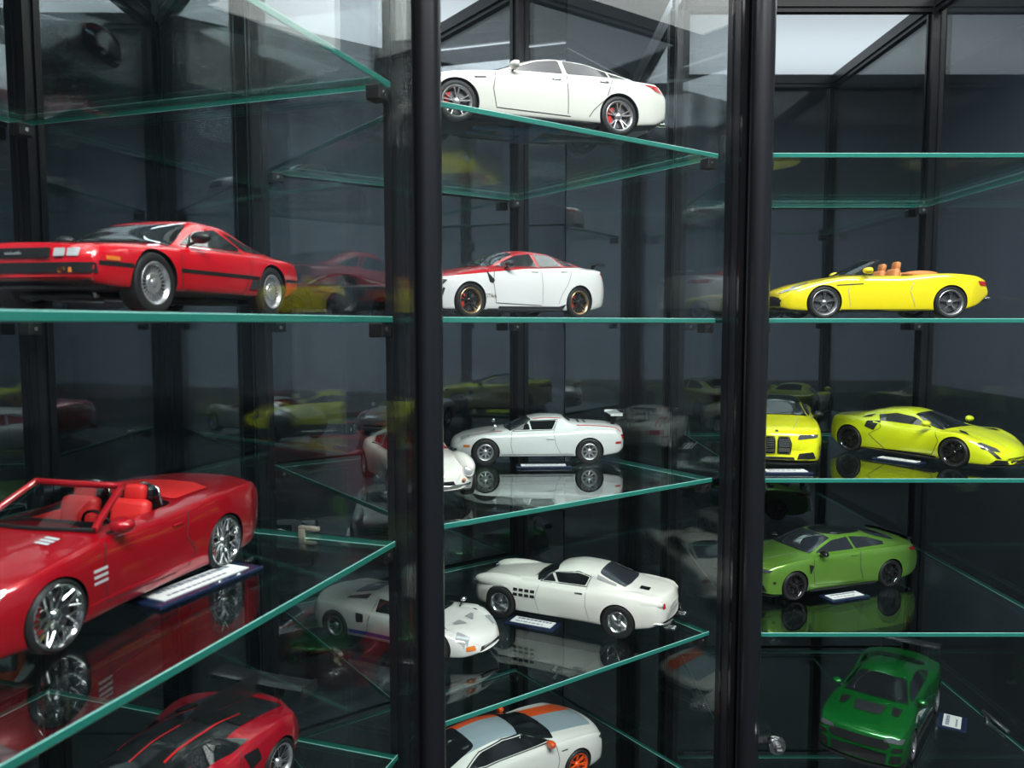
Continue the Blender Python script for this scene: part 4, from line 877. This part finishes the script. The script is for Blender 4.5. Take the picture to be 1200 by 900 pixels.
STRIPE = dict(name='striped_fastback', label='white model fastback with grey and orange stripes and orange wheels', paint=P_ORANGE, W=1.94, wb=2.72, wr=0.34, arch=0.375,
    roof=[(2.34, .50), (2.33, .72), (2.26, .82), (1.8, .93), (1.1, 1.02), (.92, 1.05), (.05, 1.33), (-.4, 1.38), (-.9, 1.35), (-1.6, 1.17), (-2.0, 1.09), (-2.35, 1.06), (-2.44, .95), (-2.47, .75)],
    belt=[(2.34, .48), (2.24, .74), (1.6, .90), (.9, .94), (-.6, .96), (-1.4, 1.01), (-2.2, 1.0), (-2.47, .72)],
    plan=[(2.34, .74), (2.2, .86), (1.7, .94), (1.2, .94), (.5, .90), (-.5, .90), (-1.35, .96), (-2.0, .93), (-2.47, .78)],
    bot=[(2.34, .20), (2.0, .16), (-1.7, .17), (-2.3, .24), (-2.47, .38)], rw=.55, bow=.16,
    shield=(.98, .70, .08, .52), rearglass=(-.95, .46, -1.75, .60),
    side=[[(.72, 1.0), (.16, 1.225), (-.36, 1.275), (-.90, 1.22), (-1.30, 1.08), (-.9, 1.03)]],
    wheel=dict(rim=.26, style=('twin', 7, .026, .13), mat=ORANGE, wid=.26),
    lines=[('door_gap', [(.80, .96), (.86, .6), (.78, .28)], .013, LINE), ('door_gap', [(-.80, .98), (-.74, .6), (-.84, .28)], .013, LINE), ('window_frame', [(.76, .985), (.16, 1.245), (-.36, 1.295), (-.94, 1.235), (-1.36, 1.08), (-.9, 1.01), (.76, .985)], .016, BLACK)],
    sidep=[('fender_badge', [(1.08, .78), (.92, .78), (.92, .80), (1.08, .80)], BLACK)],
    pairs=[('headlamp', [(.50, .68), (.84, .66), (.86, .75), (.54, .76)], 'x+', LAMPD), ('bumper_intake', [(.60, .28), (.80, .30), (.80, .42), (.64, .42)], 'x+', BLACK)],
    parts=[('front_grille', [(-.52, .46), (.52, .46), (.58, .56), (.50, .70), (-.50, .70), (-.58, .56)], 'x+', BLACK), ('lower_grille', [(-.50, .24), (.50, .24), (.5, .38), (-.5, .38)], 'x+', BLACK)],
    mirror=(.62, .98, 1.04, ORANGE), extra=[splitter(2.33, .84, .15, .05), exhausts((.5, -.5), -2.5, .3), skirt(-1.0, 1.0, .90, .18)])

WEDGE = dict(name='wedge_coupe', label='bright red angular model coupe with silver wheels on the eye-level shelf', paint=P_RED, W=1.86, wb=2.41, wr=0.335, arch=0.37,
    roof=[(2.14, .58), (2.12, .70), (2.0, .715), (1.4, .775), (.98, .815), (.90, .825), (.22, 1.11), (-.02, 1.17), (-.40, 1.165), (-1.1, .99), (-1.7, .86), (-2.0, .81), (-2.06, .62)],
    belt=[(2.14, .57), (2.0, .675), (1.4, .725), (.6, .75), (-.6, .77), (-1.4, .78), (-2.0, .76), (-2.06, .60)],
    plan=[(2.14, .84), (2.0, .88), (1.5, .91), (0, .92), (-1.5, .92), (-2.06, .86)],
    bot=[(2.14, .34), (2.0, .27), (1.4, .24), (-1.6, .24), (-2.06, .34)], rw=.58, shl=.04, drop=.04, crease=.1, bow=.07, end=.02, tuck=.03,
    shield=(.93, .76, .24, .58), rearglass=(-.55, .50, -1.75, .56),
    side=[[(.58, .815), (.18, 1.005), (-.26, 1.07), (-.60, .87), (-.55, .825)], [(-.70, .84), (-.42, 1.05), (-.60, 1.025), (-1.30, .84)]],
    wheel=dict(rim=.235, style=('turbine', 24), mat=SILVER, face=SILVER, wid=.24),
    lines=[('door_gap', [(.74, .72), (.78, .50), (.72, .28), (-.55, .26)], .012, LINE), ('door_gap', [(-.72, .74), (-.60, .45), (-.50, .27)], .012, LINE), ('black_side_strip', [(2.0, .50), (.85, .50)], .045, BLACK), ('black_side_strip', [(.78, .50), (-.85, .50)], .045, BLACK), ('black_side_strip', [(-1.56, .50), (-2.0, .50)], .045, BLACK), ('window_trim', [(.62, .795), (-.60, .805)], .014, CHROME)],
    sidep=[('sill', [(.84, .20), (-.86, .20), (-.86, .30), (.84, .30)], BLACK), ('amber_side_lamp', [(1.92, .535), (1.74, .535), (1.74, .575), (1.92, .575)], AMBER), ('side_grille', [(-.62, .34), (-.80, .34), (-.88, .47), (-.68, .47)], LINE)],
    pairs=[('headlamp', [(.60, .56), (.72, .56), (.72, .64), (.60, .64)], 'x+', LAMP), ('headlamp', [(.46, .56), (.58, .56), (.58, .64), (.46, .64)], 'x+', LAMP), ('indicator', [(.50, .40), (.66, .40), (.66, .45), (.50, .45)], 'x+', AMBER)],
    parts=[('front_grille', [(-.42, .55), (.42, .55), (.42, .645), (-.42, .645)], 'x+', BLACK), ('black_bumper', [(-.86, .40), (.86, .40), (.86, .50), (-.86, .50)], 'x+', BLACK), ('badge', [(-.10, .58), (.10, .58), (.10, .61), (-.10, .61)], 'x+', SILVER), ('rear_panel', [(-.7, .46), (.7, .46), (.7, .66), (-.7, .66)], 'x-', BLACK)],
    mirror=(.44, .99, .90, BLACK), mirror_size=(.07, .13, .07), extra=[splitter(2.10, .80, .26, .0, BLACK, 'front_valance', .3)])
def wedge_under(root, bvh):
    b = bmesh.new(); rbox(b, 1.2, 0, .19, .9, .9, .07, .03); box(b, 1.2, 0, .2, .08, 1.4, .05); box(b, -1.2, 0, .2, .1, 1.4, .06); rbox(b, -1.0, 0, .2, 1.1, .8, .1, .03); obj('underbody_frame', b, UNDER, root, 40)
    b = bmesh.new(); tube(b, [(1.6, .45, .2), (1.2, .3, .17), (.6, .3, .17)], .03, 6); tube(b, [(1.6, -.45, .2), (1.2, -.3, .17), (.6, -.3, .17)], .03, 6); obj('suspension_arm', b, DSILVER, root, 40)
WEDGE['extra'].append(wedge_under)

HYPER = dict(name='track_hypercar', label='dark red track model car with carbon roof and large rear wing', paint=P_HYPER, W=2.0, wb=2.80, wr=0.345, arch=0.375,
    roof=[(2.36, .30), (2.3, .46), (2.0, .60), (1.5, .78), (1.15, .88), (1.0, .91), (.30, 1.12), (-.1, 1.18), (-.6, 1.16), (-1.3, 1.02), (-1.9, .93), (-2.2, .88), (-2.28, .66)],
    belt=[(2.36, .28), (2.1, .52), (1.6, .74), (1.3, .80), (.7, .74), (-.3, .76), (-1.0, .90), (-1.4, .94), (-2.0, .88), (-2.28, .62)],
    plan=[(2.36, .70), (2.1, .86), (1.6, .97), (1.2, .97), (.5, .86), (-.2, .86), (-.9, .95), (-1.4, .995), (-1.9, .96), (-2.28, .82)],
    bot=[(2.36, .14), (2.0, .12), (-1.7, .13), (-2.28, .32)], rw=.46, bow=.26, crease=.9,
    shield=(1.06, .66, .34, .44), rearglass=(-.70, .30, -1.2, .34),
    side=[[(.80, .83), (.32, 1.0), (.05, 1.04), (.0, .84)], [(-.06, .84), (-.01, 1.05), (-.60, 1.03), (-.90, .93), (-.60, .86)]],
    wheel=dict(rim=.27, style=('twin', 7, .022, .14), mat=GBLACK, face=SILVER, wid=.28, caliper=REDP),
    lines=[('door_gap', [(.90, .80), (.92, .5), (.76, .25)], .013, LINE), ('door_gap', [(-.70, .88), (-.60, .5), (-.76, .25)], .013, LINE)],
    strips=[('red_fin_stripe', [(.95, .0), (.30, .0), (-1.9, .0)], 'z', .03, REDP), ('red_fin_stripe', [(.2, .40), (-1.3, .34)], 'z', .03, REDP), ('red_fin_stripe', [(.2, -.40), (-1.3, -.34)], 'z', .03, REDP)],
    sidep=[('side_intake', [(-.70, .80), (-.95, .80), (-1.0, .62), (-.80, .56)], BLACK)],
    pairs=[('headlamp', [(1.5, .62), (1.9, .56), (2.0, .70), (1.6, .80)], 'z', LAMPD), ('deck_vent', [(-.95, .38), (-1.3, .40), (-1.3, .62), (-1.0, .60)], 'z', BLACK), ('bonnet_vent', [(1.2, .2), (1.5, .2), (1.5, .5), (1.25, .5)], 'z', BLACK)],
    parts=[('front_intake', [(-.5, .16), (.5, .16), (.5, .3), (-.5, .3)], 'x+', BLACK)],
    mirror=(.78, .98, .94, P_HYPER), extra=[splitter(2.30, .95, .12, .12), lambda r, b: wing(r, -2.22, 1.10, 1.80, .36, CARBON, .42, .88, .20, 4), skirt(-1.0, 1.0, .92, .14, CARBON),
        lambda r, b: shark_fin(r, b)])
def shark_fin(root, bvh):
    b = bmesh.new(); prof = [(-.4, 1.14), (-.9, 1.30), (-2.1, 1.24), (-2.2, .86), (-1.3, .98)]
    vs = [[b.verts.new((x, s * .012, z)) for x, z in prof] for s in (1, -1)]
    b.faces.new(vs[0]); b.faces.new(vs[1][::-1])
    for i in range(5): j = (i + 1) % 5; b.faces.new((vs[0][i], vs[1][i], vs[1][j], vs[0][j]))
    bmesh.ops.recalc_face_normals(b, faces=b.faces); obj('tail_fin', b, CARBON, root)

# open cars ---------------------------------------------------------
def cockpit_cut(x0, x1, y, z, r=.12):
    def f(bm):
        poly = round_poly([(x0, -y), (x1, -y * .93), (x1, y * .93), (x0, y)], .16)
        b = bmesh.new(); prism(b, poly[::-1], z, 2.0); bmesh.ops.recalc_face_normals(b, faces=b.faces)
        me = bpy.data.meshes.new('t'); b.to_mesh(me); b.free(); n = len(bm.faces); bm.from_mesh(me); bm.faces.ensure_lookup_table()
        for fc in bm.faces[n:]: fc.material_index = 1
        bpy.data.meshes.remove(me)
    return f
CLEARG = sheet_glass('windscreen_glass', (0.55, 0.57, 0.6), 0.08)
def open_screen(xc, zc, yb, xr, zr, yt, fmat, fr=.026):
    def f(root, bvh):
        n, m = 12, 5; b = bmesh.new(); R = []
        for j in range(m + 1):
            t = j / m; row = []
            for i in range(n + 1):
                u = -1 + 2 * i / n; y = u * (yb * (1 - t) + yt * t); x = xc * (1 - t) + xr * t - .16 * u * u * (1 - .3 * t) + .02 * math.sin(math.pi * t)
                row.append(Vector((x, y, zc * (1 - t) + zr * t + (1 - u * u) * .02)))
            R.append(row)
        V = [[b.verts.new(p) for p in row] for row in R]
        for j in range(m):
            for i in range(n): b.faces.new((V[j][i], V[j][i + 1], V[j + 1][i + 1], V[j + 1][i]))
        g = obj('windscreen', b, CLEARG, root, 180)
        b = bmesh.new(); tube(b, [R[j][0] for j in range(m + 1)] + R[m][1:] + [R[j][n] for j in range(m - 1, -1, -1)], fr, 8); obj('windscreen_frame', b, fmat, root, 60)
        b = bmesh.new(); tube(b, R[0], fr * .6, 6); obj('cowl_seal', b, BLACK, root, 60)
    return f
def interior(xs, y, z, mat, dashx, dashz, floor_y, second=None, h=.6):
    def f(root, bvh):
        for s in (1, -1): seat(root, xs, s * y, z, mat, h)
        b = bmesh.new(); rbox(b, dashx, 0, dashz, .30, floor_y * 2 - .1, .22, .08, seg=3); obj('dashboard', b, BLACK, root, 60)
        steering(root, dashx - .26, .34, dashz + .02)
        b = bmesh.new(); rbox(b, xs + .35, 0, z + .1, 1.0, .2, .16, .04); obj('centre_console', b, second or BLACK, root, 50)
        for s in (1, -1):
            b = bmesh.new(); rbox(b, xs + .25, s * (floor_y - .045), z + .28, 1.25, .06, .4, .03); obj('door_card', b, mat, root, 50)
    return f
VOLANTE = dict(name='convertible', label='sun yellow open-top model car with tan seats on the eye-level shelf', paint=P_YELLOW, W=1.92, wb=2.74, wr=0.35, arch=0.38,
    roof=[(2.32, .44), (2.28, .58), (2.1, .69), (1.6, .83), (1.0, .94), (.6, .985), (.3, .985), (-.7, .985), (-.95, 1.015), (-1.5, 1.02), (-2.0, .98), (-2.28, .93), (-2.40, .87), (-2.44, .66)],
    belt=[(2.32, .42), (2.1, .62), (1.5, .79), (.8, .89), (-.3, .885), (-1.3, .96), (-2.0, .92), (-2.3, .84), (-2.43, .60)],
    plan=[(2.32, .62), (2.15, .78), (1.7, .91), (1.2, .93), (.4, .89), (-.4, .89), (-1.3, .955), (-1.9, .90), (-2.43, .66)],
    bot=[(2.32, .24), (2.1, .18), (1.5, .15), (-1.6, .17), (-2.1, .28), (-2.44, .52)], rw=.60, shl=.07, drop=.05, crease=.9, bow=.17, end=.05,
    cuts=[cockpit_cut(-.72, .42, .64, .34)],
    wheel=dict(rim=.275, style=('twin', 5, .022, .10), mat=GBLACK, face=DSILVER, wid=.26),
    lines=[('door_gap', [(.74, .91), (.86, .62), (.80, .26)], .012, LINE_S), ('door_gap', [(-.62, .92), (-.50, .60), (-.62, .26)], .012, LINE_S), ('side_strake', [(1.12, .72), (.52, .755)], .024, BLACK), ('sill_line', [(1.0, .185), (-.95, .19)], .03, BLACK)],
    pairs=[('headlamp', [(.46, .55), (.80, .64), (.82, .70), (.52, .63)], 'x+', LAMP), ('headlamp_top', [(1.62, .62), (1.98, .56), (2.05, .64), (1.7, .76)], 'z', LAMP), ('tail_lamp', [(.40, .70), (.80, .72), (.82, .82), (.46, .80)], 'x-', TAIL), ('fog_lamp', [(.55, .36), (.62, .36), (.62, .42), (.55, .42)], 'x+', CHROME)],
    sidep=[('tail_lamp_wrap', [(-2.20, .78), (-2.36, .78), (-2.34, .86), (-2.24, .87)], TAIL)],
    parts=[('front_grille', [(-.62, .28), (.62, .28), (.56, .46), (.30, .50), (-.30, .50), (-.56, .46)], 'x+', BLACK), ('rear_valance', [(-.66, .38), (.66, .38), (.6, .5), (-.6, .5)], 'x-', BLACK)],
    mirror=(.44, .96, 1.04, P_YELLOW), mirror_size=(.12, .14, .075),
    extra=[open_screen(.84, .96, .66, .16, 1.28, .52, BLACK, .018), interior(-.30, .34, .42, TAN, .38, .86, .62, TAN, .58), splitter(2.26, .72, .20, .06), lambda r, b: splitter(-2.34, .62, .44, .06, BLACK, 'rear_diffuser', .3)(r, b), exhausts((.5, -.5), -2.45, .44, .05),
           lambda r, b: tonneau(r, TAN, -.98, .40, 1.035, .62)])
def tonneau(root, mat, x, lx, z, w):
    for s in (1, -1):
        b = bmesh.new(); r = bmesh.ops.create_uvsphere(b, u_segments=20, v_segments=12, radius=1.0)
        bmesh.ops.transform(b, matrix=Matrix.Translation((x, s * w * .52, z - .045)) @ Matrix.Diagonal((lx, w * .46, .085, 1)), verts=b.verts); obj('tonneau_hump', b, mat, root, 180)

ROADSTER = dict(name='roadster', label='candy red open-top model roadster with large chrome wheels', paint=P_REDM, W=1.90, wb=2.56, wr=0.34, arch=0.355,
    roof=[(2.14, .44), (2.12, .60), (2.0, .70), (1.5, .83), (.95, .92), (.6, .955), (.3, .955), (-.7, .965), (-.95, .995), (-1.5, 1.015), (-2.1, .99), (-2.32, .93), (-2.40, .70)],
    belt=[(2.14, .42), (2.0, .64), (1.4, .79), (.7, .86), (-.3, .87), (-1.3, .94), (-2.0, .93), (-2.3, .87), (-2.40, .66)],
    plan=[(2.14, .66), (1.95, .82), (1.5, .93), (1.1, .935), (.4, .90), (-.4, .90), (-1.3, .945), (-1.9, .92), (-2.40, .76)],
    bot=[(2.14, .16), (1.9, .12), (-1.7, .13), (-2.2, .18), (-2.40, .34)], rw=.60, shl=.07, drop=.05, crease=.8, bow=.18, end=.08,
    cuts=[cockpit_cut(-.74, .44, .64, .32)],
    wheel=dict(rim=.295, style=('mesh', 9), mat=CHROME, wid=.27, caliper=REDP),
    lines=[('door_gap', [(.62, .88), (.72, .60), (.66, .26), (-.4, .22)], .012, LINE), ('door_gap', [(-.66, .92), (-.56, .60), (-.72, .40), (-.60, .24)], .012, LINE), ('sill_highlight', [(.90, .30), (-.88, .30)], .02, P_RED)],
    sidep=[('chrome_side_vent', [(.86 - 0.0, .60 - .06 * i), (.66, .60 - .06 * i), (.66, .63 - .06 * i), (.86, .63 - .06 * i)], PSILV) for i in range(3)],
    pairs=[('headlamp', [(.50, .56), (.80, .58), (.82, .72), (.54, .70)], 'x+', LAMP), ('tail_lamp', [(.48, .70), (.88, .70), (.88, .84), (.50, .84)], 'x-', TAIL)] +
          [('bonnet_fin', [(.86 + .06 * i, .40), (.90 + .06 * i, .40), (.90 + .06 * i, .56), (.86 + .06 * i, .56)], 'z', PSILV) for i in range(3)],
    parts=[('front_grille', [(-.38, .44), (.38, .44), (.44, .64), (-.44, .64)], 'x+', BLACK), ('lower_grille', [(-.6, .18), (.6, .18), (.54, .32), (-.54, .32)], 'x+', BLACK),
           ('roof_cover', [(-.78, -.60), (-.78, .60), (-1.30, .66), (-1.42, .4), (-1.46, 0), (-1.42, -.4), (-1.30, -.66)], 'z', REDL)],
    mirror=(.46, .98, .98, P_REDM), mirror_size=(.11, .13, .08), handles=[(-.44, .76)],
    extra=[open_screen(.74, .945, .70, .12, 1.27, .56, P_REDM, .038), interior(-.32, .34, .40, REDL, .40, .84, .62, REDL, .52),
           lambda r, b: rollbars(r), exhausts((.5, -.5), -2.45, .26, .05)])
def rollbars(root):
    for s in (1, -1):
        b = bmesh.new(); rbox(b, -.52, s * .34, 1.06, .10, .42, .22, .08, seg=3); obj('headrest_cushion', b, GBLACK, root, 60)
        b = bmesh.new(); tube(b, [(-.62, s * .34 - .20, .90), (-.60, s * .34 - .17, 1.12), (-.60, s * .34, 1.17), (-.60, s * .34 + .17, 1.12), (-.62, s * .34 + .20, .90)], .02, 8); obj('roll_hoop', b, CHROME, root, 60)
# ------------------------------------------------------------------ cars on their shelves
def put(S, x, y, z, head, k=1.04): return make_car(S, (x, y, EYE + z), head, k)
put(SEDAN, 0.012, 0.869, Z1, -161, 1.06)
put(GTAM, -0.0135, 0.9367, Z2, -142.1, 1.0)
put(LOTUS, 0.0309, 1.0630, Z3, -177.1)
put(REDW, -0.110, 0.888, Z3, -68, 1.04)
put(TDF, 0.0748, 0.9886, Z4, 154.6, 1.07)
put(GT40, -0.123, 0.917, Z4, -29, 1.04)
put(STRIPE, -0.014, 0.932, Z5, 36)
put(WEDGE, -0.262, 0.590, Z2, -103.3, 1.06)
put(ROADSTER, -0.2875, 0.5210, Z3, -104.3, 1.10)
put(HYPER, -0.264, 0.560, Z4, -111, 1.0)
put(M4K, -0.2915, 0.62, 0.385, -108.5, .95)
put(VOLANTE, 0.4540, 1.0147, Z2, 180, 1.0)
put(M4, 0.371, 1.115, Z3, -107, 1.06)
put(ARTURA, 0.5672, 1.0931, Z3, -58.1, 1.02)
put(M4G, 0.4394, 1.1177, Z4, -160.3, 1.03)
put(GT500, 0.5198, 1.0733, Z5, -127.8)

# ------------------------------------------------------------------ name plates
def name_plate(label, x, y, z, head, L=0.070, W=0.028, lines=2):
    t = thing('name_plate', label, 'name plate', (x, y, EYE + z), R_(head), 'navy name plates lying by the cars')
    b = bmesh.new(); rbox(b, 0, 0, 0.0014, L, W, 0.0028, 0.0008); obj('plate_base', b, NAVY, t)
    b = bmesh.new(); box(b, 0, 0, 0.0031, L * 0.82, W * 0.62, 0.0006); c = obj('card', b, WHITE_CARD, t)
    rnd = random.Random(int(abs(x) * 1e4))
    b = bmesh.new()
    for k in range(lines):
        yy = W * 0.62 * (0.25 - 0.5 * k / max(1, lines - 1)); px = -L * 0.33; end = L * (0.33 if k == 0 else 0.2)
        while px < end:
            wl = rnd.uniform(0.0015, 0.006); box(b, px + wl / 2, yy, 0.0035, wl, W * (0.13 if k == 0 else 0.07), 0.0003); px += wl + 0.0014
    obj('printed_line', b, TEXT, c)['kind'] = 'stuff'
    return t
name_plate('navy name plate in front of the white coupe with a rear wing', 0.040, 1.004, Z3, 3, 0.070, 0.020)
name_plate('navy name plate beside the white car with wire wheels', 0.026, 0.957, Z4, -26, 0.066, 0.030)
name_plate('long navy name plate beside the candy red roadster', -0.2205, 0.545, Z3, 66, 0.095, 0.034)
name_plate('navy name plate in front of the lemon yellow coupe', 0.336, 0.966, Z3, 0, 0.062, 0.026)
name_plate('navy name plate beside the lime yellow supercar', 0.515, 1.046, Z3, -52, 0.062, 0.022)
name_plate('navy name plate beside the apple green coupe', 0.452, 1.054, Z4, 20, 0.064, 0.026)
name_plate('navy name plate behind the dark green muscle car', 0.618, 1.075, Z5, 58, 0.046, 0.036)
for o in list(bpy.data.objects):
    if o.type == 'EMPTY' and o.parent is None and not any(c.parent == o for c in bpy.data.objects): bpy.data.objects.remove(o)
